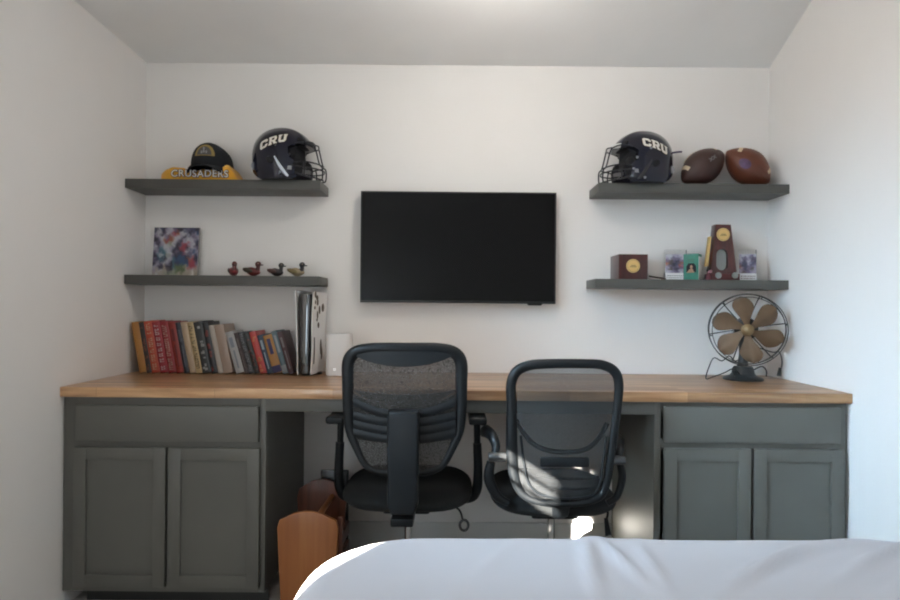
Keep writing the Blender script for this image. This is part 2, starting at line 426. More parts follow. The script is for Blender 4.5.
# ------------------------------------------------------------------ books
def book(x, th, h, ang, col, ink, style, label, dep=.14):
    m = mat('book_cover', col, .45, coat=.15)
    yS = -.152
    t = thing('book', label, 'book', (x, yS, ZD+.0006), 0, 'row of leaning books on the worktop')
    t.rotation_euler = (0, -math.radians(ang), 0)
    bm = B(); c = .0018
    box(bm, (0, .003, 0), (c, dep, h), .0004); box(bm, (th-c, .003, 0), (th, dep, h), .0004)
    # rounded spine
    prof = [(0, .004), (0, .002), (th*.15, .0004), (th*.5, 0), (th*.85, .0004), (th, .002), (th, .004)]
    s = bmesh.new(); a = [s.verts.new((p[0], p[1], 0)) for p in prof]; f = s.faces.new(a)
    r = bmesh.ops.extrude_face_region(s, geom=[f]); bmesh.ops.translate(s, verts=[v for v in r['geom'] if isinstance(v, bmesh.types.BMVert)], vec=(0, 0, h)); merge(bm, s)
    obj('cover', bm, m, t)
    bm = B(); box(bm, (c+.0002, .0045, .003), (th-c-.0002, dep-.004, h-.003)); obj('pages', bm, M['pages'], t)
    if ink is None: return t
    im = mat('spine_ink', ink, .5)
    rnd = random.Random(int(x*10000)); bm = B(); z = h*.06
    top = h*.94
    if style == 'title':        # glyph-like strokes, one or two words, running up the spine
        w0, w1 = th*.24, th*.74
        while z < top:
            gl = rnd.uniform(.006, .009)
            if rnd.random() < .16: z += .008; continue
            k = rnd.randrange(3)
            box(bm, (w0, -.0006, z), (w1, .0012, z+.0024))
            if k != 1: box(bm, (w0, -.0006, z+.0024), (w0+(w1-w0)*.3, .0012, z+gl-.001))
            if k != 0: box(bm, (w1-(w1-w0)*.3, -.0006, z+.0024), (w1, .0012, z+gl-.001))
            z += gl+.0016
    elif style == 'band':       # block of colour at the foot and a small title
        box(bm, (.0004, -.0006, .004), (th-.0004, .0012, h*.2)); box(bm, (th*.3, -.0006, h*.5), (th*.7, .0012, h*.9))
    elif style == 'patch':
        for k in range(10):
            a = rnd.uniform(.05, .5)*th; z = rnd.uniform(.04, .9)*h
            box(bm, (a, -.0006, z), (a+th*rnd.uniform(.2, .45), .0012, z+rnd.uniform(.004, .018)))
    elif style == 'thin':
        box(bm, (th*.4, -.0006, h*.12), (th*.6, .0012, h*.55)); box(bm, (th*.3, -.0006, h*.62), (th*.7, .0012, h*.86))
    obj('spine_print', bm, im, t)
    return t
BK = [  # width px, height, lean, colour, ink, style, label
 (7.4, .236, 10, (.52, .235, .05), None, '', 'orange tan book at the wall end of the row, leaning on the left wall'),
 (5.0, .236, 10, (.035, .022, .018), (.16, .05, .03), 'patch', 'near-black book between the orange tan book and the orange-red one'),
 (8.0, .240, 10, (.55, .075, .030), (.62, .38, .24), 'title', 'orange-red book with pale title, third from the left wall'),
 (8.0, .238, 10.4, (.36, .012, .025), (.62, .5, .5), 'title', 'crimson book with white title touching the orange-red one'),
 (8.0, .238, 10.6, (.33, .010, .018), (.50, .34, .28), 'title', 'crimson book with fainter title, second of the crimson pair'),
 (7.4, .238, 10.8, (.34, .030, .018), (.16, .010, .012), 'thin', 'brick red book beside the dark blue one'),
 (5.4, .236, 11, (.020, .026, .042), (.10, .11, .14), 'thin', 'thin dark blue book between brick red and cream books'),
 (6.4, .238, 11.2, (.60, .45, .30), None, '', 'plain cream book in the middle of the row'),
 (6.2, .238, 11.4, (.60, .44, .22), (.06, .05, .02), 'title', 'cream yellow book with black title down its spine'),
 (9.0, .240, 11.6, (.025, .028, .028), (.42, .42, .41), 'patch', 'thick black and white mottled book right of the cream yellow one'),
 (6.0, .240, 11.8, (.016, .018, .022), (.26, .04, .035), 'patch', 'black book with red and grey marks beside the pinkish beige pair'),
 (5.2, .226, 12, (.52, .46, .40), None, '', 'thin pale cream book left of the wide beige one'),
 (9.6, .226, 12, (.44, .33, .26), None, '', 'wide plain beige book, last of the tall ones'),
 (8.6, .196, 16, (.46, .46, .46), (.22, .25, .30), 'thin', 'silvery white book, first of the shorter ones'),
 (4.2, .194, 16, (.060, .030, .028), (.15, .12, .11), 'thin', 'thin dark maroon book right of the silvery white one'),
 (5.4, .196, 16, (.050, .052, .060), (.20, .20, .22), 'title', 'charcoal book with grey lettering among the shorter ones'),
 (5.8, .194, 16, (.016, .020, .016), (.16, .05, .04), 'patch', 'black green book just left of the scarlet one'),
 (7.0, .199, 16, (.56, .055, .045), (.62, .20, .07), 'patch', 'scarlet and orange book among the shorter dark ones'),
 (5.8, .184, 16.2, (.025, .050, .095), (.34, .44, .50), 'thin', 'navy book with pale blue stripe right of the scarlet one'),
 (9.4, .182, 16.4, (.50, .235, .045), (.035, .030, .12), 'band', 'orange ochre book with dark blue foot band'),
 (5.8, .204, 16.6, (.13, .21, .25), (.36, .40, .42), 'band', 'steel blue book, second from the game console end'),
 (5.4, .202, 16.8, (.085, .030, .034), (.22, .20, .20), 'thin', 'dark maroon book ending the row nearest the game console'),
]
x = U(139.4, 373, -.152)[0]; pang, ph = None, None
for w, h, ang, col, ink, st, lab in BK:
    th = w/217.6*math.cos(math.radians(ang))*.985
    if pang is not None:
        hc = min(h, ph); x += hc*math.cos(math.radians(ang))*(math.tan(math.radians(ang))-math.tan(math.radians(pang)))*1.0
    book(x, th, h, ang, col, ink, st, lab)
    x += th/math.cos(math.radians(ang))+.0006; pang, ph = ang, h

# ------------------------------------------------------------------ game console
gx = U(306, 370, -.235)[0]
t = thing('game_console', 'tall white and black upright game console right of the books', 'game console', (gx, -.125, ZD+.0005), math.radians(-5))
H = .384
bm = B(); cyl(bm, (0, 0, 0), (0, 0, .012), .050, .046, 32, .003); obj('stand', bm, M['black'], t)
bm = B()
def core(u, v):
    a = 2*PI*u; z = .013+(H-.028)*v
    w = .026+.009*v; d = .106-.006*(v-.5)**2
    c, s = math.cos(a), math.sin(a)
    return Vector((w*abs(c)**.35*(1 if c > 0 else -1), d*abs(s)**.35*(1 if s > 0 else -1), z))
sheet(bm, core, 40, 10)
bmesh.ops.remove_doubles(bm, verts=bm.verts[:], dist=.0001)
bmesh.ops.holes_fill(bm, edges=[e for e in bm.edges if e.is_boundary])
obj('core', bm, mat('piano_black', (.01, .01, .012), .04, spec=.8, coat=.6), t)
for s in (-1, 1):
    bm = B()
    def pan(u, v, s=s):
        z = .008+H*v*(.98 if s < 0 else .965)
        y = -.112+.222*u
        fl = .012*max(0, 1-u*3)**1.5*(.4+v)
        lower = .012 if s > 0 else 0
        bul = lower*math.exp(-((v-.3)/.22)**4)*max(0, 1-abs(u-.35)/.5)
        return Vector((s*(.029+.009*v**2+.006*math.sin(PI*u)+fl*.25+bul), y+.010*(1-v)*(1-u), z))
    sheet(bm, pan, 24, 24, .004)
    p = obj('side_panel', bm, M['white'], t)
    if s > 0:
        rnd = random.Random(4)
        bm = B()
        for (yy, zz, ry, rz) in ((-.085, .36, .012, .016), (-.060, .345, .016, .012), (-.08, .325, .007, .010), (-.050, .325, .012, .016),
                                 (-.085, .300, .008, .008), (-.02, .29, .012, .02), (-.045, .268, .010, .018), (-.05, .245, .008, .008), (-.03, .22, .013, .014),
                                 (-.02, .12, .014, .036), (0.0, .09, .012, .03), (0.03, .3, .02, .02)):
            u_ = (yy+.112)/.222; v_ = zz/(H*.965)
            c = pan(u_, v_); 
            ell(bm, (c.x+.0006, c.y, c.z), (.0022, ry, rz), 12, 8)
        obj('decal', bm, M['glassmarks'], p)
        bm = B(); u_ = .06
        c0 = pan(u_, .13); c1 = pan(u_, .45)
        tube(bm, [tuple(c0+Vector((.004, -.001, 0))), tuple((pan(u_, .29))+Vector((.004, -.001, 0))), tuple(c1+Vector((.004, -.001, 0)))], .002, 8); obj('disc_slot', bm, M['black'], p)

# white speaker-like box beside it
sx0, sz0 = U(325, 377.5, -.20); sx1, sz1 = U(349.5, 334.5, -.20)
t = thing('router', 'small white upright box with a tiny lit dot beside the console', 'router', ((sx0+sx1)/2, -.145, ZD+.0005))
w = (sx1-sx0)/2; hh = sz1-ZD
bm = B()
s = bmesh.new(); ring = rrect(-w, w, -.055, .055, .022, 6)
vs = [s.verts.new((a, b, 0)) for a, b in ring]; f = s.faces.new(vs); r = bmesh.ops.extrude_face_region(s, geom=[f])
bmesh.ops.translate(s, verts=[v for v in r['geom'] if isinstance(v, bmesh.types.BMVert)], vec=(0, 0, hh))
bmesh.ops.recalc_face_normals(s, faces=s.faces[:])
bmesh.ops.bevel(s, geom=[e for e in s.edges if abs(e.verts[0].co.z-e.verts[1].co.z) < 1e-6], offset=.004, segments=2, affect='EDGES')
merge(bm, s); obj('case', bm, M['white'], t)
lm, nt, b = new_mat('status_light'); b.inputs['Base Color'].default_value = (.9, .9, .9, 1); b.inputs['Emission Color'].default_value = (1, 1, 1, 1); b.inputs['Emission Strength'].default_value = 1.2
bm = B(); cyl(bm, (-.012, -.0562, .03), (-.012, -.0545, .03), .0042, n=16); obj('status_light', bm, lm, t)

# ------------------------------------------------------------------ helmets
A_, B_, C_ = .140, .116, .128
def shell_y(x, z):
    q = 1-abs(x/A_)**2.15-abs(max(z, -.05)/C_)**2.15
    return B_*max(q, 0)**.5
BLOCK = {   # slab capitals laid out as four-cornered strokes in a unit box
 'C': [[(0, .18), (.30, .18), (.30, .82), (0, .82)], [(0, .18), (.18, 0), (.82, 0), (1, .18)], [(0, .18), (1, .18), (1, .24), (0, .24)], [(.70, .18), (1, .18), (1, .37), (.70, .37)],
       [(.18, 1), (0, .82), (1, .82), (.82, 1)], [(0, .76), (1, .76), (1, .82), (0, .82)], [(.70, .63), (1, .63), (1, .82), (.70, .82)]],
 'R': [[(.08, 0), (.36, 0), (.36, 1), (.08, 1)], [(0, 0), (.44, 0), (.44, .15), (0, .15)], [(0, .85), (.3, .85), (.3, 1), (0, 1)], [(.3, .80), (.96, .80), (.82, 1), (.3, 1)],
       [(.68, .48), (.96, .54), (.96, .80), (.68, .80)], [(.3, .36), (.82, .36), (.96, .54), (.3, .54)], [(.46, .38), (.78, .38), (.98, 0), (.66, 0)], [(.62, 0), (1.06, 0), (1.06, .15), (.62, .15)]],
 'U': [[(.06, .2), (.34, .2), (.34, 1), (.06, 1)], [(0, .85), (.41, .85), (.41, 1), (0, 1)], [(.66, .2), (.94, .2), (.94, 1), (.66, 1)], [(.59, .85), (1, .85), (1, 1), (.59, 1)],
       [(.06, .2), (.24, 0), (.76, 0), (.94, .2)], [(.06, .2), (.94, .2), (.94, .26), (.06, .26)]],
}
def letters(word, wl, hl, gap, mapfn, grow=0):
    bm = B(); x = 0
    for ch in word:
        for quad in BLOCK[ch]:
            P = [Vector((px*wl, py*hl)) for px, py in quad]; c = sum(P, Vector((0, 0)))/4
            P = [p+Vector((math.copysign(grow, p.x-c.x), math.copysign(grow, p.y-c.y))) for p in P]
            def q(u, v, P=P, x=x):
                a = P[0].lerp(P[1], u); b = P[3].lerp(P[2], u); r = a.lerp(b, v); return mapfn(r.x+x, r.y)
            sheet(bm, q, 6, 6)
        x += wl+gap
    return bm
def helmet(loc, rz, label, mirror, word_at, tilt=0, extras=0):
    """local: faces +X; side shown to the camera is -Y (mirror=False) or, facing -X in the picture, +Y"""
    t = thing('football_helmet', label, 'helmet', loc, rz, None)
    t.rotation_euler = (0, tilt, rz); t.scale = (1.03, 1.03, 1.03)
    sd = 1 if mirror else -1
    zc = .128
    bm = B(); s = bmesh.new(); bmesh.ops.create_uvsphere(s, u_segments=72, v_segments=48, radius=1)
    for v in s.verts:
        x, y, z = v.co
        p = 2/2.15
        nx = math.copysign(abs(x)**p, x)*A_; nz = math.copysign(abs(z)**p, z)*C_; ny = y*B_
        if z < 0:   # straighten the sides below the ears, pull in at the nape
            ny = math.copysign(B_*math.sqrt(max(0, 1-min(1, abs(x)**2+max(0, -z-.45)**2))), y) if abs(y) > .05 else ny
        ridge = .004*math.exp(-((abs(y)-.35)/.12)**2) if z > .3 else 0
        v.co = (nx, ny, nz+ridge)
    bmesh.ops.solidify(s, geom=s.faces[:], thickness=.006)
    merge(bm, s)
    sh = obj('shell', bm, M['navy'], t, angle=40); sh.location = (0, 0, zc)
    bpy.context.view_layer.update()
    c = B(); prism(c, [(.3, .046), (.080, .042), (.056, .022), (.060, -.020), (.085, -.036), (.112, -.052), (.100, -.3), (.3, -.3)], -.2, .2); bool_cut(sh, c)
    c = B(); prism(c, [(-.3, -.112), (.3, -.112), (.3, -.3), (-.3, -.3)], -.2, .2); bool_cut(sh, c)
    # dark padding inside
    bm = B(); ell(bm, (-.012, 0, zc), (.116, .100, .112), 40, 24)
    lin = obj('liner', bm, M['liner'], t)
    bpy.context.view_layer.update()
    c = B(); prism(c, [(.3, .30), (.092, .30), (.078, .15), (.086, .09), (.10, -.01), (.3, -.01)], -.2, .2); bool_cut(lin, c)
    c = B(); box(c, (-.3, -.2, -.1), (.3, .2, .012)); bool_cut(lin, c)
    # brow edge trim, ear hole, jaw flap, strap, clips
    for s_ in (-1, 1):
        bm = B(); ell(bm, (-.018, s_*(B_-.001), zc-.036), (.020, .004, .014), 20, 10, Matrix.Rotation(.6, 4, 'Y')); obj('ear_hole', bm, M['liner'], t)
        bm = B()
        pts = [(.000, s_*(B_+.000), zc-.020), (.022, s_*(B_-.001), zc-.058), (.046, s_*(B_-.006), zc-.092), (.058, s_*(B_-.014), zc-.104)]
        tube(bm, pts, [.003, .007, .007, .004], 8, flat=.35, up=(0, 1, 0)); obj('chin_strap', bm, M['strap'] if s_ == sd and not mirror else M['bars'], t)
        for (x, z) in ((.075, -.058), (.062, -.010), (.030, -.098), (.004, .030)):
            y = s_*(shell_y(x, z)+.001) if z > -.05 else s_*(B_*math.sqrt(1-(x/A_)**2)+.001)
            bm = B(); cyl(bm, (x, y-s_*.003, zc+z), (x, y+s_*.003, zc+z), .006, .005, 12)
            obj('mask_clip', bm, M['silver'] if mirror else M['bars'], t)
        bm = B()
        x, z = .060, -.068
        y = s_*(B_*math.sqrt(1-(x/A_)**2)+.0015)
        box(bm, (x-.018, y-.001, zc+z-.009), (x+.014, y+.001, zc+z+.008), .0008, mtx=None)
        obj('side_sticker', bm, M['silver'], t)
        bm = B()
        x, z = -.108, -.052
        y = s_*(B_*math.sqrt(1-(x/A_)**2)+.0005)
        ell(bm, (x, y, zc+z), (.013, .003, .018), 14, 8, Matrix.Rotation(s_*-.75, 4, 'Z')); obj('rear_sticker', bm, M['silver'], t)
    for s_ in (-1, 1):
        bm = B(); ell(bm, (.080, s_*.078, zc-.052), (.030, .018, .050), 20, 12); obj('jaw_dark_pad', bm, M['liner'], t)  # pads put in so the face opening looks dark
    bm = B(); ell(bm, (.092, 0, zc+.060), (.024, .078, .024), 24, 12); obj('brow_dark_pad', bm, M['liner'], t)  # likewise put in to darken the opening under the brow
    # face mask
    bm = B(); r = .0032
    def bar(p): tube(bm, [(a, b, zc+c) for a, b, c in p], r, 8, sub=5)
    for s_ in (-1, 1):
        bar([(.075, s_*.088, .040), (.115, s_*.078, .050), (.145, s_*.050, .045), (.155, s_*.03, .03), (.172, s_*.028, -.035), (.186, s_*.028, -.055), (.186, s_*.026, -.100), (.172, s_*.024, -.108), (.160, s_*.022, -.106)])
        bar([(.080, s_*.100, -.045), (.125, s_*.085, -.038), (.165, s_*.052, -.040), (.182, 0, -.042)])
        bar([(.085, s_*.100, -.060), (.125, s_*.088, -.062), (.168, s_*.055, -.064), (.186, 0, -.064)])
        bar([(.085, s_*.098, -.085), (.122, s_*.085, -.100), (.160, s_*.055, -.102), (.182, 0, -.104)])
        bar([(.120, s_*.080, -.036), (.124, s_*.086, -.062), (.122, s_*.085, -.100)])
    bar([(.150, -.035, .046), (.158, 0, .050), (.150, .035, .046)])
    obj('face_mask', bm, M['bars'], t)
    # front bumper
    bm = B(); tube(bm, [(.118, -.055, zc+.052), (.137, -.02, zc+.055), (.139, 0, zc+.055), (.137, .02, zc+.055), (.118, .055, zc+.052)], .011, 8, flat=.4, up=(1, 0, .2)); obj('front_bumper', bm, M['white'] if mirror else M['bars'], t)
    # word on the side
    wx, wz, wl, hl, slope, bend = word_at
    def mp(off):
        def f(x, y):
            xx = wx+(x if not mirror else -x); k = (x-1.5*wl)
            zz = wz+y+slope*k-bend*k*k
            yy = sd*(shell_y(xx, zz)+off)
            return Vector((xx, yy, zc+zz))
        return f
    obj('outline', letters('CRU', wl, hl, .0045, mp(.0012), grow=.0012), M['tan'], sh).location = (0, 0, -zc)
    obj('lettering', letters('CRU', wl, hl, .0045, mp(.0024)), M['cream'], sh).location = (0, 0, -zc)
    if extras:
        bm = B(); tube(bm, [(-.122, sd*.055, zc+.028), (-.15, sd*.05, zc+.034), (-.168, sd*.048, zc+.036)], .004, 8); obj('rear_strap', bm, mat('purple_strap', (.04, .02, .10), .6), t)
    return t
hx = U(284, 155, -.118)[0]
helmet((hx, -.118, ZS1-.0158), math.radians(-5), 'navy football helmet facing right on the upper left shelf', False, (-.068, .030, .036, .038, .34, 1.6))
hx = U(641, 160, -.118)[0]
helmet((hx, -.118, ZS1-.0158), math.radians(180+6), 'navy football helmet facing left on the upper right shelf, white front bumper', True, (.037, .028, .035, .038, -.32, 1.6), extras=1)

# ------------------------------------------------------------------ gold cloth and cap
cx0, _ = U(163, 170, -.10); cx1, _ = U(247, 170, -.10)
t = thing('rally_towel', 'folded gold cloth with white lettering under the black cap', 'cloth', ((cx0+cx1)/2, -.095, ZS1+.0005))
hw = (cx1-cx0)/2
def cloth(u, v):
    a = PI*v; x = -hw+2*hw*u
    e = (max(0, 1-abs(2*u-1)**5))**.4
    hgt = .052+.020*math.exp(-((u-.16)/.12)**2)+.026*math.exp(-((u-.80)/.07)**2)-.034*math.exp(-((u-.95)/.05)**2)
    c, s = math.cos(a), math.sin(a)
    n = noise.noise(Vector((x*18, c*2, 3.1)))*.008+noise.noise(Vector((x*45, c*3, s*3)))*.003
    y = -.078*e*math.copysign(abs(c)**.45, c); z = hgt*e*abs(s)**.5+n*s*1.3
    return Vector((x, y-n*.8*abs(c), max(z, 0)))
bm = B(); sheet(bm, cloth, 90, 36)
bmesh.ops.remove_doubles(bm, verts=bm.verts[:], dist=.0003)
be = [e for e in bm.edges if e.is_boundary]
if be: bmesh.ops.holes_fill(bm, edges=be)
obj('folded_cloth', bm, M['gold'], t, angle=70)
for nm, m_, bold, yo in (('letter_outline', mat('letter_outline', (.05, .03, .06), .7), .0030, -.0865), ('lettering', M['cream'], .0006, -.0885)):
    s = text_bm('CRUSADERS', .044, .0006, bold, 1.12)
    s.transform(to_xz(.010, yo, .024))
    for v in s.verts: v.co.z += noise.noise(Vector((v.co.x*9, 0, 5)))*.006
    bm = B(); merge(bm, s); obj(nm, bm, m_, t, smooth=False)
# cap: local forward = -Y
capx = U(212, 160, -.10)[0]
t = thing('baseball_cap', 'black cap with gold arched patch sitting on the gold cloth', 'cap', (capx, -.092, ZS1+.058), math.radians(0)); t.scale = (1.12, 1.12, 1.2)
bm = B()
def crown(u, v):
    a = 2*PI*u; ph = v*PI/2
    c, s = math.cos(a), math.sin(a)
    rx, ry = .083, .094
    k = math.cos(ph)**.42; front = max(0, -s)
    z = (.080+.022*front)*math.sin(ph)**.85
    return Vector((rx*c*k, ry*s*k*(1-.10*front*v)+.0, z-.012*max(0, s)*(1-v)))
sheet(bm, crown, 48, 16); bmesh.ops.remove_doubles(bm, verts=bm.verts[:], dist=.0002)
obj('crown', bm, M['capcloth'], t, angle=60)
bm = B(); ell(bm, (0, .0, .084), (.007, .007, .004), 12, 8); obj('button', bm, M['capcloth'], t)
bm = B()
def bill(u, v):
    a = PI+PI*u; c, s = math.cos(a), math.sin(a)
    r0x, r0y = .080, .090; r1x, r1y = .080, .150
    x = c*(r0x+(r1x-r0x)*v); y = s*(r0y+(r1y-r0y)*v)*1.0
    return Vector((x, y, .003-.10*abs(c)**2*.22*(v*.9+.1)-.010*v))
sheet(bm, bill, 30, 8, .003); obj('bill', bm, M['capcloth'], t)
pa = B()
def patch(u, v, grow=1.0, off=.002):
    # half-disc patch on the front panels
    a = PI*u; rr = v*.040*grow
    x = rr*math.cos(a); z = .040+rr*math.sin(a)*1.15 if v else .040
    ph = math.asin(min(1, (z/.102)**(1/.85))); k = math.cos(ph)**.42
    s = -math.sqrt(max(0, 1-min(1, (x/(.083*k))**2)))
    return Vector((x, .094*s*k*(1-.10*(-s)*(ph/(PI/2)))-off, z))
sheet(pa, patch, 20, 8); po = obj('patch', pa, M['goldpatch'], t)
pb = B()
sheet(pb, lambda u, v: patch(u, v*.74, 1.0, .0034)+Vector((0, 0, .003)), 20, 6); obj('emblem', pb, mat('emblem_thread', (.14, .13, .12), .8), po)
pb = B()
for (ex, ez) in ((0, .056), (-.009, .053), (.010, .054), (0, .067)): 
    ell(pb, (ex, patch(.5, .5).y-.006, ez), (.004, .0015, .006), 10, 6)
obj('emblem_figure', pb, M['silver'], po)

# ------------------------------------------------------------------ footballs
def football(px, py, rz, tilt, roll, m, label, stamp, mark):
    c = U(px, py, -.095)
    t = thing('football', label, 'football', (c[0], -.097, 0), 0)
    a, b = .122, .079
    th = abs(tilt); hz = math.sqrt((a*math.sin(th))**2+(b*math.cos(th))**2)
    t.location.z = ZS1+hz+.0005
    t.rotation_euler = (Matrix.Rotation(rz, 4, 'Z') @ Matrix.Rotation(-tilt, 4, 'Y') @ Matrix.Rotation(roll, 4, 'X')).to_euler()
    def rad(x): return b*max(0, 1-abs(x/a)**1.85)**.74
    def sf(x, an, off=0): r = rad(x)+off; return Vector((x, r*math.sin(an), r*math.cos(an)))
    bm = B()
    n, m2 = 48, 40
    def body(u, v):
        x = -a*math.cos(PI*v); an = 2*PI*u
        seam = .0016*math.exp(-((abs(math.sin(2*an)))/.06)**2)
        r = max(0, rad(x)-seam); return Vector((x, r*math.sin(an), r*math.cos(an)))
    sheet(bm, body, 96, 40); bmesh.ops.remove_doubles(bm, verts=bm.verts[:], dist=.00005); obj('leather_body', bm, m, t, angle=80)
    for s in (-1, 1):
        bm = B(); sheet(bm, lambda u, v: sf(s*(.074+.015*v), (-1.25+2.5*u), .0008), 30, 2); obj('stripe', bm, M['ivory'], t)
    bm = B(); tube(bm, [tuple(sf(x, 0, .001)) for x in (-.05, -.025, 0, .025, .05)], .002, 6)
    for k in range(8):
        x = -.045+k*.0129
        tube(bm, [tuple(sf(x, an, .002)) for an in (-.22, -.1, 0, .1, .22)], .002, 6, sub=2)
    obj('laces', bm, M['ivory'], t)
    if mark:
        bm = B(); an = mark[1]
        for dx, da, l in ((-.010, .0, 1), (.010, .02, 1)):
            tube(bm, [tuple(sf(mark[0]+dx-.010, an-.10, .0012)), tuple(sf(mark[0]+dx+.010, an+.10, .0012))], .0018, 6, sub=4)
            tube(bm, [tuple(sf(mark[0]+dx-.008, an+.10, .0012)), tuple(sf(mark[0]+dx+.008, an-.10, .0012))], .0018, 6, sub=4)
        obj('stamp', bm, stamp, t)
    else:
        bm = B(); sheet(bm, lambda u, v: sf(-.030+.028*v*math.cos(2*PI*u), -1.85+.28*v*math.sin(2*PI*u), .0008), 24, 5); obj('stamp', bm, stamp, t)
    return t
football(702.5, 168, math.radians(6), math.radians(35), math.radians(-22), M['leather1'], 'dark brown football, the left of two, next to the helmet', M['silver'], (0.02, -1.75))
football(747.5, 168, math.radians(-6), math.radians(-38), math.radians(2), M['leather2'], 'reddish brown football with purple stamp at the right wall', M['purple'], None)

# ------------------------------------------------------------------ printed pictures
def picture(name, w, h, cols, parent, y, thick=.004, tilt=0, z0=0, x0=0):
    """cols: rows of RGB bytes, top row first; printed on a flat panel (front face -Y)"""
    rows = len(cols); cc = len(cols[0]); bm = B(); lay = bm.loops.layers.float_color.new('Col')
    n_ = 5; R, C = rows*n_, cc*n_
    g = [[bm.verts.new((x0-w/2+w*j/C, y, z0+h-h*i/R)) for j in range(C+1)] for i in range(R+1)]
    def lin(c): c /= 255; return c/12.92 if c < .04 else ((c+.055)/1.055)**2.4
    def colr(i, j):
        wi = .8*noise.noise(Vector((i*.23, j*.23, rows))); wj = .8*noise.noise(Vector((i*.23, j*.23, rows+7.5)))
        fi = min(max(i/n_-.5+wi, 0), rows-1.001); fj = min(max(j/n_-.5+wj, 0), cc-1.001)
        a, b = int(fi), int(fj); u, v = fi-a, fj-b
        return [lin((1-u)*((1-v)*cols[a][b][k]+v*cols[a][b+1][k])+u*((1-v)*cols[a+1][b][k]+v*cols[a+1][b+1][k])) for k in range(3)]+[1]
    for i in range(R):
        for j in range(C):
            f = bm.faces.new((g[i][j], g[i+1][j], g[i+1][j+1], g[i][j+1]))
            for l, (a, b) in zip(f.loops, ((i, j), (i+1, j), (i+1, j+1), (i, j+1))): l[lay] = colr(a, b)
    return obj(name, bm, M['print'], parent, smooth=False)
K = dict(D=(44, 42, 58), N=(58, 62, 88), P=(106, 96, 118), L=(160, 154, 172), W=(190, 190, 196), R=(158, 66, 78), O=(150, 92, 70), T=(74, 110, 124), G=(150, 156, 140), B=(50, 78, 112), g=(96, 110, 78), S=(172, 160, 146), w=(232, 230, 226), b=(74, 66, 60))
def grid(s): return [[K[c] for c in r] for r in s.split()]
px0, pz1 = U(152, 227, -.05); px1, _ = U(197, 275, -.05)
t = thing('picture_print', 'square colour print of football players propped at the left wall', 'picture', ((px0+px1)/2, -.050, ZS2+.0008))
t.rotation_euler = (math.radians(-6), 0, 0)
pw, ph_ = px1-px0, pz1-ZS2+.002
bm = B(); box(bm, (-pw/2, 0, 0), (pw/2, .012, ph_), .001); obj('backing', bm, mat('print_edge', (.45, .42, .42), .6), t)
picture('printed_photo', pw-.002, ph_-.002, grid('''
DWNDLWPDDNPNND
LWDPWLROWWNDLB
PLWLPOWWLDWLPL
DPWOROWLDLWWLN
LDLWGGWDPRRLWD
WPTWWLNDRRDWLP
PLTTWWDPDRWPBL
DTWTGLPDBBDPLN
PNTDWLTBBBNORD
DLPWLDTNBBBRRP
WLDSDDTgggSRRS
LSWSSDGgggSSWS
SWSSGGGGSSSSwS
'''), t, -.0008, z0=.001)

def frame_card(pxa, pxb, pya, pyb, Y, rz, label, art, capcol):
    a = U(pxa, pya, Y); b = U(pxb, pyb, Y); w = b[0]-a[0]; h = a[1]-ZS2
    t = thing('photo_block', label, 'photo block', ((a[0]+b[0])/2, Y, ZS2+.0006), rz)
    bm = B(); box(bm, (-w/2, -.006, .002), (w/2, .006, h), .001); obj('clear_block', bm, M['acrylic'], t)
    picture('printed_photo', w*.96, h*.62, grid(art), t, -.0068, z0=h*.24)
    bm = B(); box(bm, (-w/2, -.010, 0), (w/2, .010, h*.23), .0015); base = obj('base', bm, M['white'], t)
    bm = B(); rnd = random.Random(int(pxa))
    for r_ in range(2):
        x = -w*.4
        while x < w*.38:
            l = rnd.uniform(.003, .008); box(bm, (x, -.0106, h*(.13-.07*r_)), (x+l, -.0095, h*(.16-.07*r_))); x += l+.003
    obj('caption', bm, mat('caption_ink', capcol, .6), base)
    return t
frame_card(664.5, 686, 250, 279, -.10, math.radians(2), 'clear photo block with players left of the green card box', '''
WWLLWW
LWPPLW
PbPDPL
ObDNOP
LPDPRL
LbPDPL
WLPPWL
''', (.35, .36, .36))
frame_card(738.5, 755.5, 250, 279, -.10, math.radians(-3), 'clear photo block with players right of the tall trophy', '''
LWWLPW
WPPLDP
LDPWPD
PNDLNP
ODNPPL
LPDPbL
LbPPLL
''', (.30, .16, .13))

# green card box
a = U(686.3, 254, -.12); b = U(700.5, 280, -.12)
t = thing('card_box', 'small green box with a dark window beside the tall trophy', 'box', ((a[0]+b[0])/2+.004, -.10, ZS2+.0005), math.radians(-34))
w = (b[0]-a[0]); h = a[1]-ZS2
bm = B(); box(bm, (-w/2, -.033, 0), (w/2, .033, h), .0012); bd = obj('carton', bm, M['green'], t)
bm = B(); prism(bm, [(-w*.30, h*.30), (w*.34, h*.30), (w*.34, h*.52), (w*.2, h*.64), (-w*.16, h*.64), (-w*.30, h*.52)], -.0338, -.0325); obj('window', bm, M['liner'], t)
bm = B(); ell(bm, (.002, -.0345, h*.50), (w*.09, .0012, h*.07), 14, 8); prism(bm, [(-w*.28, h*.28), (w*.24, h*.28), (w*.14, h*.40), (.004, h*.45), (-w*.12, h*.40)], -.0350, -.0335); obj('printed_figure', bm, M['skin'], t)
bm = B(); box(bm, (w/2-.0005, -.031, .004), (w/2+.0008, .028, h*.9)); obj('side_label', bm, M['white'], t)
bm = B()
for k in range(3): box(bm, (-w*.22+k*.001, -.0338, h*(.78-.04*k)), (w*.2, -.0325, h*(.795-.04*k)))
obj('print_lines', bm, mat('pale_green_ink', (.04, .10, .05), .6), t)

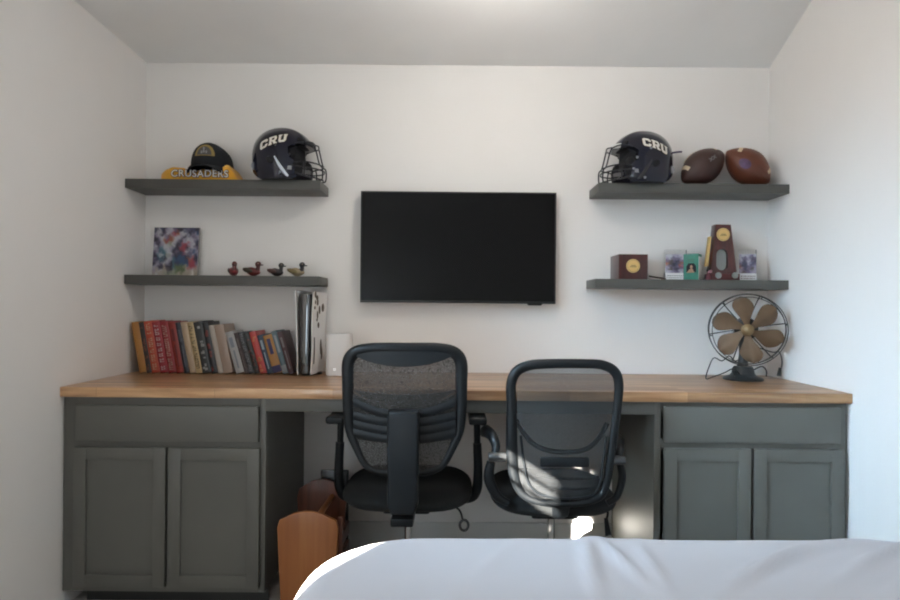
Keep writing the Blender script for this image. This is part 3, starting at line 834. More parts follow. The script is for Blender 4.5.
# tiny figurine
fx_, _ = U(708.5, 275, -.13)
t = thing('figurine', 'tiny dark and pink figurine at the foot of the trophy', 'figurine', (fx_, -.135, ZS2+.0005))
bm = B(); lathe(bm, [(0, 0), (.013, 0), (.014, .004), (.011, .018), (.012, .028), (.007, .034), (0, .036)], 20); obj('body', bm, mat('figurine_red', (.16, .02, .03), .5), t)
bm = B(); ell(bm, (.003, -.003, .040), (.010, .010, .010), 16, 10); obj('head', bm, mat('figurine_pink', (.62, .33, .38), .5), t)
bm = B(); ell(bm, (0, .001, .045), (.011, .011, .010), 16, 10); obj('hair', bm, M['black'], t)
bm = B(); box(bm, (.004, -.016, .008), (.015, -.010, .030), .002); obj('apron', bm, mat('figurine_white', (.62, .5, .55), .6), t)

# wooden box with medal
a = U(618.9, 254.2, -.165); b = U(647.8, 278, -.165)
t = thing('wooden_box', 'dark red wooden cube box with round gold medal', 'box', ((a[0]+b[0])/2, -.09, ZS2+.0005))
w = b[0]-a[0]; h = a[1]-ZS2
bm = B(); box(bm, (-w/2, -.075, 0), (w/2, .072, h), .002); obj('case', bm, M['trophywood'], t)
def medal(parent, x, y, z, r):
    bm = B(); cyl(bm, (x, y, z), (x, y+.004, z), r, n=40, bev=.0008); md = obj('medal', bm, M['medal'], parent)
    bm = B()
    s = bmesh.new()
    tube(bm, [(x+r*.86*math.cos(k*PI/8), y-.0002, z+r*.86*math.sin(k*PI/8)) for k in range(16)], .0007, 6, closed=True, sub=2)
    for dx in (-.45, -.2, .05, .3): box(bm, (x+dx*r, y-.0008, z-r*.22), (x+(dx+.16)*r, y+.001, z-r*.05))
    box(bm, (x-.3*r, y-.0008, z-.02*r), (x+.35*r, y+.001, z+.10*r))
    obj('relief', bm, M['medalink'], md)
mc = U(633, 266, -.165)
medal(t, mc[0]-(a[0]+b[0])/2, -.0785, mc[1]-ZS2, .031)

# dark strap lying from the box
bm = B(); p = [U(x, y, -.15) for x, y in ((648.5, 273.4), (653, 273.8), (658, 275), (664, 275.2))]
tube(bm, [(q[0], -.15-.004*i, ZS2+.016-.004*i) for i, q in enumerate(p)]+[(p[-1][0]+.012, -.13, ZS2+.004)], .004, 8)
tag(obj('strap', bm, mat('dark_red_strap', (.05, .015, .015), .5)), 'short dark strap lying between the wooden box and photo block', 'strap')

# trophy
YT = -.14
def tp(x, y): q = U(x, y, YT); return q
cx_, _ = tp(725.5, 279)
t = thing('trophy', 'tall tapered dark red wooden trophy with gold medal and arched slot', 'trophy', (cx_, -.11, ZS2+.0005))
def L_(x, y): q = tp(x, y); return (q[0]-cx_, q[1]-ZS2-.0005)
poly = [L_(713.8, 224.3), L_(730.3, 224.6), L_(736.5, 272), (L_(736.5, 272)[0], .028), (L_(711, 272)[0], .028), L_(711, 272)]
poly = [L_(716.0, 224.3), L_(731.0, 224.6), (L_(737, 272)[0], .030), (L_(710.8, 272)[0], .030)]
bm = B(); prism(bm, poly, -.030, .020, .0015); tb = obj('tapered_body', bm, M['trophywood'], t)
bpy.context.view_layer.update()
sl = L_(722.3, 249); sb = L_(722.3, 270.3)
c = B(); prism(c, rrect(sl[0]-.027, sl[0]+.027, sb[1], sl[1], .026, 8), -.05, -.012); bool_cut(tb, c)
bm = B(); prism(bm, rrect(sl[0]-.0265, sl[0]+.0265, sb[1]+.0005, sl[1]-.0005, .0255, 8), -.0135, -.0115); obj('slot_plate', bm, M['plate'], t)
mc = L_(723, 234.6); medal(t, mc[0], -.0345, mc[1], .0300)
bm = B(); bx0 = L_(709.6, 272)[0]; bx1 = L_(738.5, 272)[0]
box(bm, (bx0, -.045, 0), (bx1, .030, .030), .002); obj('plinth', bm, mat('red_plinth', (.09, .008, .010), .35), t)
for x in (716.8, 733.3):
    q = L_(x, 275.6); bm = B(); cyl(bm, (q[0], -.0485, q[1]), (q[0], -.0445, q[1]), .0148, n=24, bev=.001); obj('rosette', bm, M['plate'], t)
bm = B(); q0 = L_(712.4, 236); q1 = L_(708, 266)
prism(bm, [(q0[0]-.004, q0[1]), (q0[0]+.004, q0[1]), (q1[0]+.010, q1[1]), (q1[0]-.001, q1[1])], -.012, .014, .0008); obj('gold_side', bm, M['medal'], t)

# ------------------------------------------------------------------ ducks
def duck(px, yaw, bodyc, wingc, headc, billc, sc, label):
    x, _ = U(px, 270, -.105)
    t = thing('duck_figurine', label, 'duck figurine', (x, -.105, ZS2+.0005), yaw, 'four small painted ducks on the lower left shelf')
    t.scale = (sc, sc, sc)
    mb, mw, mh, ml = [mat('duck_paint', c, .4) for c in (bodyc, wingc, headc, billc)]
    bm = B()
    def bd(u, v):   # body along x, tail lifted
        a = 2*PI*u; s = v
        xx = -.040+.076*s; r = math.sin(PI*min(1, s*.95+.05))**.6
        lift = .016*(1-s)**3
        rz_ = .018*r*(.35+.65*min(1, s*2.2)); ry_ = .019*r
        return Vector((xx, ry_*math.cos(a), .018+lift+rz_*math.sin(a)*1.0))
    sheet(bm, bd, 24, 16); bmesh.ops.remove_doubles(bm, verts=bm.verts[:], dist=.0002); bmesh.ops.holes_fill(bm, edges=[e for e in bm.edges if e.is_boundary]); body = obj('body', bm, mb, t, angle=70)
    for s_ in (-1, 1):
        bm = B(); ell(bm, (-.012, s_*.0155, .024), (.024, .006, .010), 16, 8, Matrix.Rotation(.25, 4, 'Y')); obj('wing', bm, mw, t)
    bm = B(); tube(bm, [(.020, 0, .022), (.025, 0, .036), (.023, 0, .046)], [.012, .008, .009], 12); ell(bm, (.025, 0, .050), (.0125, .0105, .0115), 16, 10); hd = obj('head', bm, mh, t)
    bm = B(); ell(bm, (.040, 0, .0465), (.009, .0055, .0028), 12, 6); obj('bill', bm, ml, hd)
    bm = B()
    for s_ in (-1, 1): ell(bm, (.030, s_*.0095, .0525), (.0018, .0012, .0018), 8, 6)
    obj('eye', bm, M['ivory'], hd)
duck(233.5, math.radians(-62), (.26, .022, .022), (.035, .05, .03), (.10, .014, .012), (.13, .09, .07), 1.12, 'red duck turned to face forward, first from the left wall')
duck(252.5, math.radians(-12), (.20, .022, .018), (.06, .045, .022), (.09, .016, .014), (.16, .10, .09), 1.15, 'red and brown duck, second of the four')
duck(276, math.radians(-10), (.020, .016, .018), (.08, .028, .02), (.016, .020, .020), (.05, .05, .05), 1.05, 'black and dark red duck, third of the four')
duck(296.5, math.radians(-10), (.46, .36, .22), (.24, .17, .06), (.012, .015, .030), (.04, .05, .07), 1.12, 'cream bodied duck with navy head nearest the shelf end')

# ------------------------------------------------------------------ fan
fcx, fcz = U(746.5, 329.5, -.20)
t = thing('desk_fan', 'antique desk fan with six brown brass blades in a round wire cage', 'fan', (fcx, -.20, ZD+.0005))
fz = fcz-ZD
RM = Matrix.Translation((0, 0, fz)) @ Matrix.Rotation(math.radians(-20), 4, 'Z') @ Matrix.Rotation(math.radians(2), 4, 'X')
def fo(name, bm, m, parent=None, **k):
    bm.transform(RM); return obj(name, bm, m, parent or t, **k)
bm = B(); lathe(bm, [(0, 0), (.084, 0), (.086, .006), (.079, .013), (.056, .020), (.048, .030), (.044, .052), (.038, .060), (0, .062)], 40, Matrix.Translation((-.014, 0, 0)))
obj('base', bm, M['iron'], t)
bm = B(); tube(bm, [(-.012, .01, .05), (-.004, .02, fz*.5), (0, .035, fz-.04), (0, .045, fz)], [.026, .018, .018, .022], 14); obj('neck', bm, M['iron'], t)
bm = B(); lathe(bm, [(0, -.075), (.030, -.070), (.048, -.05), (.054, -.02), (.050, .010), (.030, .024), (0, .026)], 32, Matrix.Rotation(PI/2, 4, 'X')); 
bm.transform(Matrix.Translation((0, .025, 0))); fo('motor', bm, M['iron'])
bm = B(); lathe(bm, [(0, .0), (.026, 0), (.027, .010), (.020, .020), (.008, .025), (0, .026)], 32, Matrix.Rotation(PI/2, 4, 'X')); bm.transform(Matrix.Translation((0, -.032, 0))); fo('hub', bm, M['brass'])
for k in range(6):
    bm = B(); a0 = math.radians(32+60*k)
    def bl(u, v, a0=a0):
        r = .020+.128*v
        q_ = min(1, v/.72); w = .012+.034*q_*q_*(3-2*q_)
        if v > .62: w *= math.sqrt(max(0, 1-((v-.62)/.38)**2*.995))
        s = (u-.5)*2*w; skew = .022*v
        ca, sa = math.cos(a0), math.sin(a0)
        return Vector((ca*r-sa*(s+skew), -.030-.38*s*(1-.3*v)+.006*math.cos(u*PI*2)*v, sa*r+ca*(s+skew)))
    sheet(bm, bl, 12, 22, .0015); fo('blade', bm, M['blade'])
RC = .159
for yy, rr, r_ in ((-.075, RC-.012, .0018), (-.05, RC, .0022), (.012, RC, .0024)):
    bm = B(); tube(bm, [(rr*math.cos(k*PI/12), yy, rr*math.sin(k*PI/12)) for k in range(24)], r_, 8, closed=True, sub=3); fo('cage_ring', bm, M['wire'])
bm = B()
for k in range(6):
    a = math.radians(10+60*k); c, s = math.cos(a), math.sin(a)
    tube(bm, [(c*.045, .05, s*.045), (c*.10, .046, s*.10), (c*(RC-.006), .022, s*(RC-.006)), (c*RC, .008, s*RC), (c*RC, -.05, s*RC), (c*(RC-.012), -.075, s*(RC-.012))], .0026, 8)
fo('cage_strut', bm, M['iron'])
for s in (-1, 1):
    bm = B(); tube(bm, [(s*.035, .0, .045), (s*.06, -.02, .062), (s*.075, -.03, .045), (s*.07, -.04, .02)], .003, 8); obj('cage_foot', bm, M['iron'], t)
def FP(px, py, Y=-.25): q = U(px, py, Y); return (q[0]-fcx, Y+.20, max(.004, q[1]-ZD))
bm = B(); tube(bm, [(-.05, -.04, .03), FP(733, 369, -.27), FP(724, 373, -.27), FP(713, 377, -.27), FP(706, 378.5, -.27), FP(709, 367, -.25), FP(714, 358, -.22), FP(722, 361, -.20), FP(729, 356, -.18), FP(735, 361, -.17), FP(742, 358, -.17), (0.0, .03, .09)], .0026, 8); obj('cord', bm, M['iron'], t)
bm = B(); tube(bm, [(.03, .05, .16), FP(771, 352, -.13), FP(779, 352, -.13), FP(782, 362, -.14), FP(780, 372, -.14)], .0026, 8); obj('plug_cord', bm, M['iron'], t)
bm = B(); q0 = FP(780, 369, -.14); q1 = FP(779, 376, -.14); cyl(bm, (q0[0], q0[1], q0[2]+.006), (q1[0], q1[1], max(q1[2], .006)), .006, .010, 12, .001); obj('plug', bm, M['iron'], t)

# ------------------------------------------------------------------ office chairs
def seat_bm(hw, y0, y1, z0, z1):
    bm = B(); s = bmesh.new(); bmesh.ops.create_cube(s, size=2)
    bmesh.ops.subdivide_edges(s, edges=s.edges[:], cuts=11, use_grid_fill=True)
    cy, hy, cz, hz = (y0+y1)/2, (y1-y0)/2, (z0+z1)/2, (z1-z0)/2
    for v in s.verts:
        x, y, z = v.co
        # round in plan (superellipse) then round the rim
        l = (abs(x)**3.2+abs(y)**3.2)**(1/3.2); m_ = max(abs(x), abs(y), 1e-6); f = m_/max(l, 1e-6)
        x, y = x*f, y*f
        rim = max(abs(v.co.x), abs(v.co.y)); pull = 1-.10*max(0, abs(z))**2*max(0, (rim-.75)/.25)
        zz = z*(1-.28*max(0, (rim-.7)/.3)**2)
        dip = -.012*math.exp(-(v.co.x**2+v.co.y**2)*1.5) if z > 0 else -.004
        v.co = (x*hw*pull, cy+y*hy*pull, cz+zz*hz+dip)
    merge(bm, s); return bm
def base_parts(t, y, zseat):
    bm = B(); cyl(bm, (0, y, .09), (0, y, .24), .025, .025, 20, .002); obj('column_sleeve', bm, M['plastic'], t)
    bm = B(); cyl(bm, (0, y, .24), (0, y, zseat-.03), .0145, n=20); obj('gas_lift', bm, M['chrome'], t)
    bm = B(); box(bm, (-.09, y-.10, zseat-.045), (.09, y+.10, zseat-.004), .012); obj('mechanism', bm, M['plastic'], t)
    bm = B(); cyl(bm, (0, y, .075), (0, y, .115), .045, .036, 24, .004)
    for k in range(5):
        a = 2*PI*k/5; c, s = math.cos(a), math.sin(a)
        tube(bm, [(c*.02, y+s*.02, .100), (c*.15, y+s*.15, .090), (c*.26, y+s*.26, .070)], [.022, .019, .014], 10, flat=.7, up=(0, 0, 1))
    obj('star_base', bm, M['plastic'], t)
    for k in range(5):
        a = 2*PI*k/5; c, s = math.cos(a)*.26, y+math.sin(a)*.26
        bm = B(); cyl(bm, (c-.026, s, .027), (c-.006, s, .027), .026, n=20, bev=.003); cyl(bm, (c+.006, s, .027), (c+.026, s, .027), .026, n=20, bev=.003)
        box(bm, (c-.007, s-.016, .02), (c+.007, s+.016, .058), .003); obj('caster', bm, M['plastic'], t)

# --- chair 1
YB = -.78; c1 = U(404, 410, YB)[0]
t = thing('office_chair', 'black office chair with tall mesh back and broad central spine, left of two', 'chair', (c1, -.50, 0))
def Q(px, py, Y=YB, lean=True):
    q = U(px, py, Y); return (q[0]-c1, Y+.50, q[1])
def back(px, py, off=0):
    q = U(px, py, YB); x = q[0]-c1
    return (x, YB+.50+.028*(x/.2)**2+off, q[1])
half = [(0, 348), (18, 348), (36, 349), (50, 353), (57, 363), (57.5, 385), (57.2, 410), (55, 432), (47.5, 451), (39, 466), (28, 471.5), (14, 473)]
hr = [.019, .019, .020, .022, .023, .0215, .020, .018, .014, .012, .012, .012]
pts = half+[(0, 473)]+[(-a, b) for a, b in half[:0:-1]]
rr = hr+[.012]+hr[:0:-1]
bm = B(); tube(bm, [back(404+a, b) for a, b in pts], rr, 12, closed=True, sub=5, flat=.75, up=(0, 1, 0)); obj('back_frame', bm, M['plastic'], t)
def inner(py):
    """half width (px) of the frame centreline at picture row py"""
    P = [(b, a) for a, b in half[2:]]
    for (y0, a0), (y1, a1) in zip(P, P[1:]):
        if y0 <= py <= y1: return a0+(a1-a0)*(py-y0)/(y1-y0)
    return P[0][1] if py < P[0][0] else P[-1][1]
bm = B(); sheet(bm, lambda u, v: Vector(back(404+(2*u-1)*inner(350+122*v), 350+122*v, -.002)), 24, 40); obj('back_mesh', bm, M['mesh'], t)
bm = B()
def lens(u, v):
    k = 2*u-1; top = 350; bot = 354+12.5*(1-k*k)**.8
    return Vector(back(404+k*51, top+(bot-top)*v, -.006))
sheet(bm, lens, 30, 5, .006); obj('top_panel', bm, M['plastic2'], t)
bm = B()
def cres(u, v):
    k = 2*u-1; top = 391+ (1-k*k)*4; bot = 391.5+17*(1-k*k)
    return Vector(back(404+k*51, top+(bot-top)*v, .012))
sheet(bm, cres, 30, 6, .008); obj('lumbar_band', bm, M['plastic'], t)
bm = B()
def lpad(u, v):
    k = 2*u-1; top = 395+13*(1-k*k); bot = 441+3*(1-k*k)
    return Vector(back(404+k*(52-2*v), top+(bot-top)*v, .016))
sheet(bm, lpad, 30, 6, .006); obj('lumbar_pad', bm, M['plastic'], t)
for s in (-1, 1):
    for j in range(4):
        bm = B(); yy = 409+8.5*j
        def slat(u, v, s=s, yy=yy):
            k = u; x0_, x1_ = 16, 51.5
            y = yy-(11 if yy < 412 else 5.5)*(u**1.5)+8.1*v
            return Vector(back(404+s*(x0_+(x1_-x0_)*u), y, -.008+.004*math.sin(PI*v)*-1))
        sheet(bm, slat, 12, 4, .004); obj('lumbar_slat', bm, M['plastic2'], t)
# central spine
YS = -.86
a = U(387, 412, YS); b = U(418, 516, YS)
bm = B(); prism(bm, [(a[0]-c1+.004, a[1]), (b[0]-c1-.004, a[1]), (b[0]-c1, a[1]-.025), (b[0]-c1-.002, b[1]+.03), (b[0]-c1-.016, b[1]), (a[0]-c1+.016, b[1]), (a[0]-c1+.002, b[1]+.03), (a[0]-c1, a[1]-.025)], YS+.50, YB+.50-.012, .010, seg=3)
obj('spine', bm, M['plastic2'], t)
bm = B(); box(bm, (-.040, YS+.520, .406), (.040, -.10, .436), .008); obj('spine_bracket', bm, M['plastic'], t)
obj('seat', seat_bm(.255, YB+.50+.045, .27, .408, .485), M['cushion'], t)
base_parts(t, -.02, .42)
for s in (-1, 1):
    arm = B(); box(arm, (s*.268-.034, -.175, .728), (s*.268+.034, .055, .757), .012, 3); pad = obj('armrest', arm, M['plastic'], t)
    bm = B(); cyl(bm, (s*.272, -.03, .60), (s*.270, -.03, .722), .013, n=16); tube(bm, [(s*.272, -.03, .63), (s*.276, -.03, .52), (s*.270, -.02, .44), (s*.235, -.01, .402), (s*.10, 0, .400)], [.017, .018, .020, .016, .014], 12); obj('arm_post', bm, M['plastic'], t)
q0 = Q(457, 508, -.62, 0); q1 = Q(463, 521, -.64, 0); q2 = Q(466, 529, -.65, 0)
bm = B(); tube(bm, [(.10, -.08, .405), tuple(q0), tuple(q1)], .004, 8); lev = obj('height_lever', bm, M['plastic'], t)
bm = B(); tube(bm, [tuple(Vector(q1)+Vector((.016*math.cos(a_*PI/4)+.004, 0, .020*math.sin(a_*PI/4)-.016))) for a_ in range(8)], .005, 8, closed=True); obj('lever_loop', bm, M['greymetal'], lev)

# --- chair 2
c2 = U(563, 440, YB)[0]
t = thing('office_chair', 'black office chair with open looped mesh back and fold-up arms, right of two', 'chair', (c2, -.50, 0))
def back2(px, py, off=0):
    q = U(px, py, YB); x = q[0]-c2
    return (x, YB+.50+.022*(x/.2)**2+off, q[1])
loop = [(566, 363.5), (585, 363.8), (602, 365), (615, 371), (620.5, 383), (619.5, 405), (616, 432), (611.5, 460), (607.5, 484), (600, 498), (580, 503.5), (560, 504.5), (540, 502.5), (524, 496), (515.5, 480), (512.5, 455), (512, 430), (512, 405), (511.5, 385), (517, 372), (530, 365.5), (548, 363.8)]
lr = [.0165, .0165, .017, .0175, .0175, .016, .015, .015, .015, .014, .012, .012, .012, .014, .018, .021, .020, .018, .018, .0185, .018, .017]
bm = B(); tube(bm, [back2(a, b) for a, b in loop], lr, 12, closed=True, sub=5, flat=.75, up=(0, 1, 0)); obj('back_frame', bm, M['plastic'], t)
def edge2(py, right):
    P = loop[2:10] if right else [(a, b) for a, b in loop[13:21]][::-1]
    P = sorted([(b, a) for a, b in P])
    if py <= P[0][0]: return P[0][1]
    for (y0, a0), (y1, a1) in zip(P, P[1:]):
        if y0 <= py <= y1: return a0+(a1-a0)*(py-y0)/(y1-y0)
    return P[-1][1]
def m2(u, v):
    py = 365+134*v; l, r_ = edge2(py, False), edge2(py, True)
    return Vector(back2(l+(r_-l)*u, py, -.001))
bm = B(); sheet(bm, m2, 24, 40); obj('back_mesh', bm, M['mesh2'], t)
bm = B(); tube(bm, [back2(a, b, -.006) for a, b in ((521, 436), (524, 462), (529, 484), (543, 495), (566, 498), (590, 495.5), (600, 484), (604, 460), (607, 436))], .0045, 8); obj('inner_rim', bm, M['plastic2'], t)
bm = B(); tube(bm, [back2(a, b, .02) for a, b in ((517, 422), (524, 434), (535, 446), (550, 452), (568, 453.5), (587, 451), (600, 441), (610, 425))], .009, 10, flat=.6, up=(0, 1, 0)); obj('lumbar_bar', bm, M['plastic'], t)
q0 = back2(540, 457); q1 = back2(589, 467)
bm = B(); box(bm, (q0[0], YB+.5-.010, q1[2]), (q1[0], YB+.5+.008, q0[2]), .006); lb = obj('lumbar_bracket', bm, M['plastic2'], t)
bm = B()
for (a, b, c, d) in ((537, 476, 600, 479), (533, 486, 598, 489)):
    tube(bm, [back2(a, b, .01), back2((a+c)/2, b+3, .004), back2(c, d, .01)], .006, 8)
obj('cross_ribs', bm, M['plastic2'], t)
bm = B(); tube(bm, [(0.0, YB+.5+.01, .50), (0.0, YB+.5+.05, .42), (0, -.10, .392)], [.03, .032, .03], 12, flat=.5, up=(0, 1, 0)); obj('spine_bracket', bm, M['plastic'], t)
obj('seat', seat_bm(.243, YB+.50+.035, .25, .400, .478), M['cushion'], t)
base_parts(t, -.04, .412)
def ap(px, py, Y): q = U(px, py, Y); return (q[0]-c2, Y+.5, q[1])
bm = B(); tube(bm, [ap(509, 503, -.74), ap(497, 496, -.735), ap(489, 478, -.73), ap(491, 462, -.73)], [.012, .017, .020, .016], 12); ag = obj('arm_bracket', bm, M['plastic'], t)
bm = B(); cyl(bm, (ap(494, 457, -.75)[0]-.02, -.25, ap(494, 457, -.75)[2]), (ap(506, 457, -.75)[0], -.25, ap(494, 457, -.75)[2]), .017, n=20, bev=.003); obj('pivot', bm, M['greymetal'], t)
bm = B(); tube(bm, [ap(493, 457, -.745), ap(496, 447, -.73), ap(492, 436, -.70), ap(486, 431, -.62), ap(485, 431, -.50), ap(485, 431.5, -.40)], [.014, .017, .020, .024, .026, .022], 12, flat=.75); obj('armrest', bm, M['plastic'], t)
bm = B(); tube(bm, [ap(607, 503, -.74), ap(617, 496, -.735), ap(622, 478, -.73), ap(620, 464, -.73)], [.012, .013, .014, .013], 12); obj('arm_bracket', bm, M['plastic'], t)
bm = B(); z_ = ap(618, 460, -.75)[2]; cyl(bm, (ap(608, 460, -.75)[0], -.25, z_), (ap(625, 460, -.75)[0], -.25, z_), .016, n=20, bev=.003); obj('pivot', bm, M['greymetal'], t)
bm = B(); tube(bm, [ap(618, 460, -.74), ap(619, 450, -.72), ap(618, 443, -.66), ap(617, 440, -.55), ap(616, 440, -.42)], [.014, .020, .026, .028, .022], 12, flat=.8); obj('armrest', bm, M['plastic'], t)
bm = B(); tube(bm, [(.08, -.08, .40), ap(605, 508, -.60), ap(606.5, 520, -.61)], .004, 8); lev = obj('height_lever', bm, M['plastic'], t)
bm = B(); prism(bm, [(ap(604, 518, -.61)[0], ap(604, 518, -.61)[2]), (ap(607.5, 518, -.61)[0], ap(604, 518, -.61)[2]), (ap(611, 534, -.61)[0], ap(604, 534, -.61)[2]), (ap(605, 536, -.61)[0], ap(604, 536, -.61)[2])], -.118, -.108, .003); obj('lever_paddle', bm, M['plastic'], lev)

# ------------------------------------------------------------------ wooden rack under the desk
t = thing('magazine_rack', 'orange wooden magazine rack with arched end panels beside the left chair', 'rack', (-.555, -.53, 0))
def arch(hw, h, r): 
    return [(-hw+.018, 0.0), (hw-.018, 0.0), (hw, h-r), (hw*.93, h-r*.55), (hw*.45, h-r*.12), (hw*.12, h), (-hw*.12, h), (-hw*.45, h-r*.12), (-hw*.93, h-r*.55), (-hw, h-r)]
yf = -.13
q = U(277.5, 530, -.66); q1 = U(338.5, 530, -.66); qt = U(310, 511, -.66)
hw = (q1[0]-q[0])/2; cxx = (q[0]+q1[0])/2+.555
bm = B(); prism(bm, [(x+cxx, z+.002) for x, z in arch(hw, qt[1]-.002, .062)], yf-.008, yf+.008, .003); obj('front_panel', bm, M['rackwood'], t)
bm = B(); prism(bm, [(x+cxx-.014, z+.002) for x, z in arch(hw-.010, .430, .075)], .17, .186, .003); obj('back_panel', bm, M['darkwood'], t)
for s in (-1, 1):
    for z in (.05, .13, .21):
        bm = B(); box(bm, (cxx+.02+s*(hw-.035)-.006, yf+.0085, z), (cxx+.02+s*(hw-.035)+.006, .1695, z+.05), .002); obj('side_slat', bm, M['darkwood'], t)
bm = B(); box(bm, (cxx+.02-hw+.05, yf+.0085, .03), (cxx+.02+hw-.05, .1695, .042)); obj('bottom', bm, M['darkwood'], t)
bm = B(); cyl(bm, (cxx+.015, yf+.0085, .345), (cxx+.03, .1695, .36), .012, n=16); obj('handle', bm, M['rackwood'], t)
bm = B(); box(bm, (cxx+.02+hw-.030, -.10, .03), (cxx+.02+hw-.010, -.085, .365), .003); obj('side_post', bm, M['darkwood'], t)
# black folder standing in the rack
bm = B(); box(bm, (-.560, -.325, .001), (-.44, -.308, .462), .006)
tag(obj('folder', bm, M['black']), 'black folder standing on the floor behind the wooden rack', 'folder')

# ------------------------------------------------------------------ bed
BX0, BX1, BY0, BY1, BZ = -.315, 1.50, -2.86, -1.448, .628
t = thing('bed', 'low bed along the right wall under the pale sheet', 'bed', ((BX0+BX1)/2, (BY0+BY1)/2, 0))
ox, oy = (BX0+BX1)/2, (BY0+BY1)/2
bm = B(); box(bm, (BX0+.10-ox, BY0+.06-oy, .32), (BX1-.02-ox, BY1-.10-oy, .595), .05, 4); obj('mattress', bm, M['mattress'], t)
bm = B(); box(bm, (BX0+.12-ox, BY0+.08-oy, .20), (BX1-.03-ox, BY1-.12-oy, .319), .01); obj('bed_frame', bm, M['darkwood'], t)
for a in (BX0+.14, BX1-.09):
    for b in (BY0+.10, BY1-.19):
        bm = B(); box(bm, (a-ox, b-oy, 0), (a-ox+.05, b-oy+.05, .2), .004); obj('leg', bm, M['darkwood'], t)
def duvet(u, v):
    # u across X, v across Y ; edges fall down the sides
    R = .13
    def ax(s, lo, hi, closed_hi=False):
        Ltot = (hi-lo)+2*.40
        d = s*Ltot-.40   # arc position
        if d < 0:
            k = min(1, -d/.40); return lo+R*0-0*k, k
        if d > hi-lo: k = min(1, (d-(hi-lo))/.40); return hi, (0 if closed_hi else k)
        return lo+d, 0
    x, kx = ax(u, BX0, BX1, True); y, ky = ax(v, BY0, BY1)
    # rounded plan corner at the far left
    cr = .25; cxr, cyr = BX0+cr, BY1-cr
    k = max(kx, ky)
    if x < cxr and y > cyr:
        dx, dy = x-cxr, y-cyr; m_ = max(abs(dx), abs(dy)); l = math.hypot(dx, dy)
        if l > 1e-6: x, y = cxr+dx*m_/l, cyr+dy*m_/l
    de = min(x-BX0, BY1-y, y-BY0)
    if x < cxr and y > cyr: de = cr-math.hypot(x-cxr, y-cyr)
    de = max(de, 0); r = .075
    z = BZ
    if de < r: z = BZ-r+math.sqrt(max(0, r*r-(r-de)**2))
    z -= k*.36
    # wrinkles
    w = 0
    fall = 1-math.exp(-de/.06)
    n1 = noise.noise(Vector((x*3.0+y*1.2, y*2.2, 1.7)))*.010
    ridge = lambda a, b, c, wd: math.exp(-((a*x+b*y-c)/wd)**2)
    n2 = 0
    for (x0_, y0_, ang, ln, wd, am) in ((.30, -1.62, 80, .16, .018, .010), (.36, -1.60, 98, .14, .014, .009), (.42, -1.66, 86, .12, .016, .007), (.85, -1.55, 24, .22, .016, .010), (.95, -1.60, 30, .22, .014, .009), (.74, -1.60, 34, .18, .014, .007), (1.04, -1.56, 20, .16, .012, .010), (1.02, -1.66, 28, .2, .016, .009), (.62, -1.68, 42, .16, .016, .006), (.1, -1.62, 60, .12, .02, .004), (1.16, -1.62, 35, .2, .016, .010)):
        a_ = math.radians(ang); dx, dy = x-x0_, y-y0_
        al = dx*math.cos(a_)+dy*math.sin(a_); ac = -dx*math.sin(a_)+dy*math.cos(a_)+.25*al*al
        n2 += 1.5*am*math.exp(-(al/ln)**2-(ac/wd)**2)
    n3 = noise.noise(Vector((x*9, y*14, 8.1)))*.0018
    z += (n1+n2+n3)*fall*(1 if k == 0 else .3)
    if k > 0:
        off = .010*k+.014*k*math.sin(x*16+y*19)
        if kx >= ky: x -= off
        else: y += off if y > oy else -off
    return Vector((x, y, z+.001))
bm = B(); sheet(bm, duvet, 230, 210)
bmesh.ops.remove_doubles(bm, verts=bm.verts[:], dist=.0004)
tag(obj('bed_sheet', bm, M['sheet'], angle=80), 'pale lilac white sheet with soft creases covering the bed', 'bed sheet')

# ------------------------------------------------------------------ light
def area(name, loc, rot, sx, sy, power, col):
    l = bpy.data.lights.new(name, 'AREA'); l.shape = 'RECTANGLE'; l.size = sx; l.size_y = sy; l.energy = power; l.color = col
    o = bpy.data.objects.new(name, l); COL.objects.link(o); o.location = loc; o.rotation_euler = rot; return o
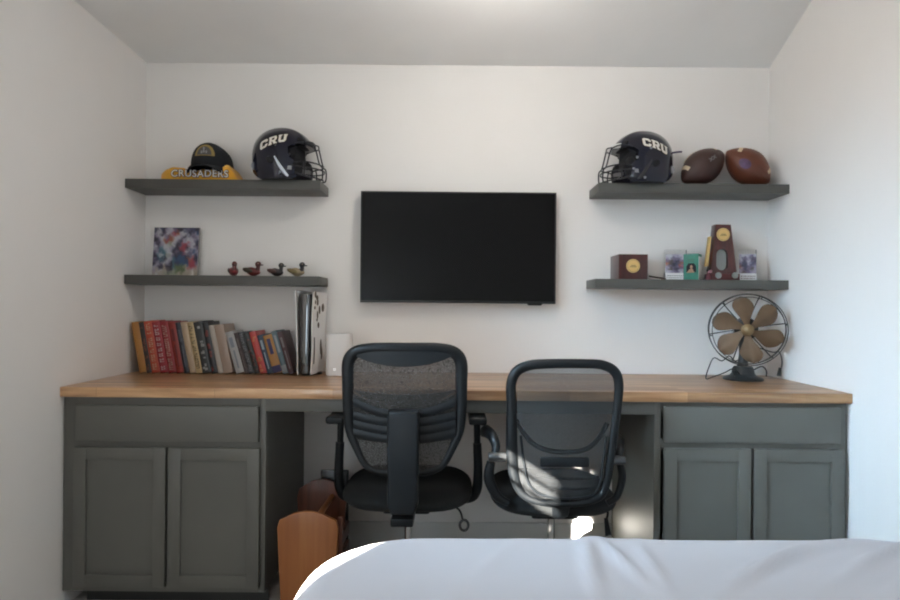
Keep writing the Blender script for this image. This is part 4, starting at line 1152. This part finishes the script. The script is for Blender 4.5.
# daylight in the two big left-wall windows
area('window_daylight', (XL-.03, (W1[0]+W1[1])/2, (W1[2]+W1[3])/2), (0, -PI/2, 0), W1[3]-W1[2], W1[1]-W1[0], 6, (1.0, .95, .88))
area('window_daylight', (XL-.03, (W2[0]+W2[1])/2, (W2[2]+W2[3])/2), (0, -PI/2, 0), W2[3]-W2[2], W2[1]-W2[0], 24, (.72, .87, 1.0))
# added area light at the side window, aimed and narrowed onto the low right
wl = area('aimed_sky_fill', (XL+.03, -2.0, 1.80), (0, 0, 0), .7, .7, 10.3, (.52, .77, 1.0))
wl.rotation_euler = (Vector((1.52, -.50, .42))-Vector(wl.location)).to_track_quat('-Z', 'Y').to_euler(); wl.data.spread = math.radians(50)
# ceiling lamp of the room, just above the view
l = bpy.data.lights.new('ceiling_lamp', 'POINT'); l.energy = 11.6; l.color = (1.0, .94, .87); l.shadow_soft_size = .07
o = bpy.data.objects.new('ceiling_lamp', l); COL.objects.link(o); o.location = (.20, -.97, 2.20)
s = bpy.data.lights.new('sun', 'SUN'); s.energy = 190; s.angle = math.radians(.6); s.color = (1, .95, .86)
so = bpy.data.objects.new('sun', s); COL.objects.link(so)
d = Vector((.438, .77, -.262)); so.rotation_euler = d.to_track_quat('-Z', 'Y').to_euler()
w = bpy.data.worlds.new('world'); SC.world = w; w.use_nodes = True
bg = w.node_tree.nodes['Background']; bg.inputs['Color'].default_value = (.75, .87, 1, 1); bg.inputs['Strength'].default_value = 1.5

# ------------------------------------------------------------------ camera
cam = bpy.data.cameras.new('camera'); co = bpy.data.objects.new('camera', cam); COL.objects.link(co)
cam.sensor_width = 36; cam.lens = F/900*36; cam.clip_start = .02
cam.shift_x = -2/900; cam.shift_y = 7/900
co.location = (0, CAMY, CAMZ); co.rotation_euler = (PI/2, -ROLL, 0)
SC.camera = co
SC.view_settings.view_transform = 'Standard'; SC.view_settings.look = 'None'; SC.view_settings.gamma = 1
SC.view_settings.use_curve_mapping = False
SC.view_settings.exposure = 0.0
SC.cycles.max_bounces = 8; SC.cycles.diffuse_bounces = 6; SC.cycles.transparent_max_bounces = 12
SC.cycles.caustics_reflective = False; SC.cycles.caustics_refractive = False
SC.cycles.filter_width = 2.0
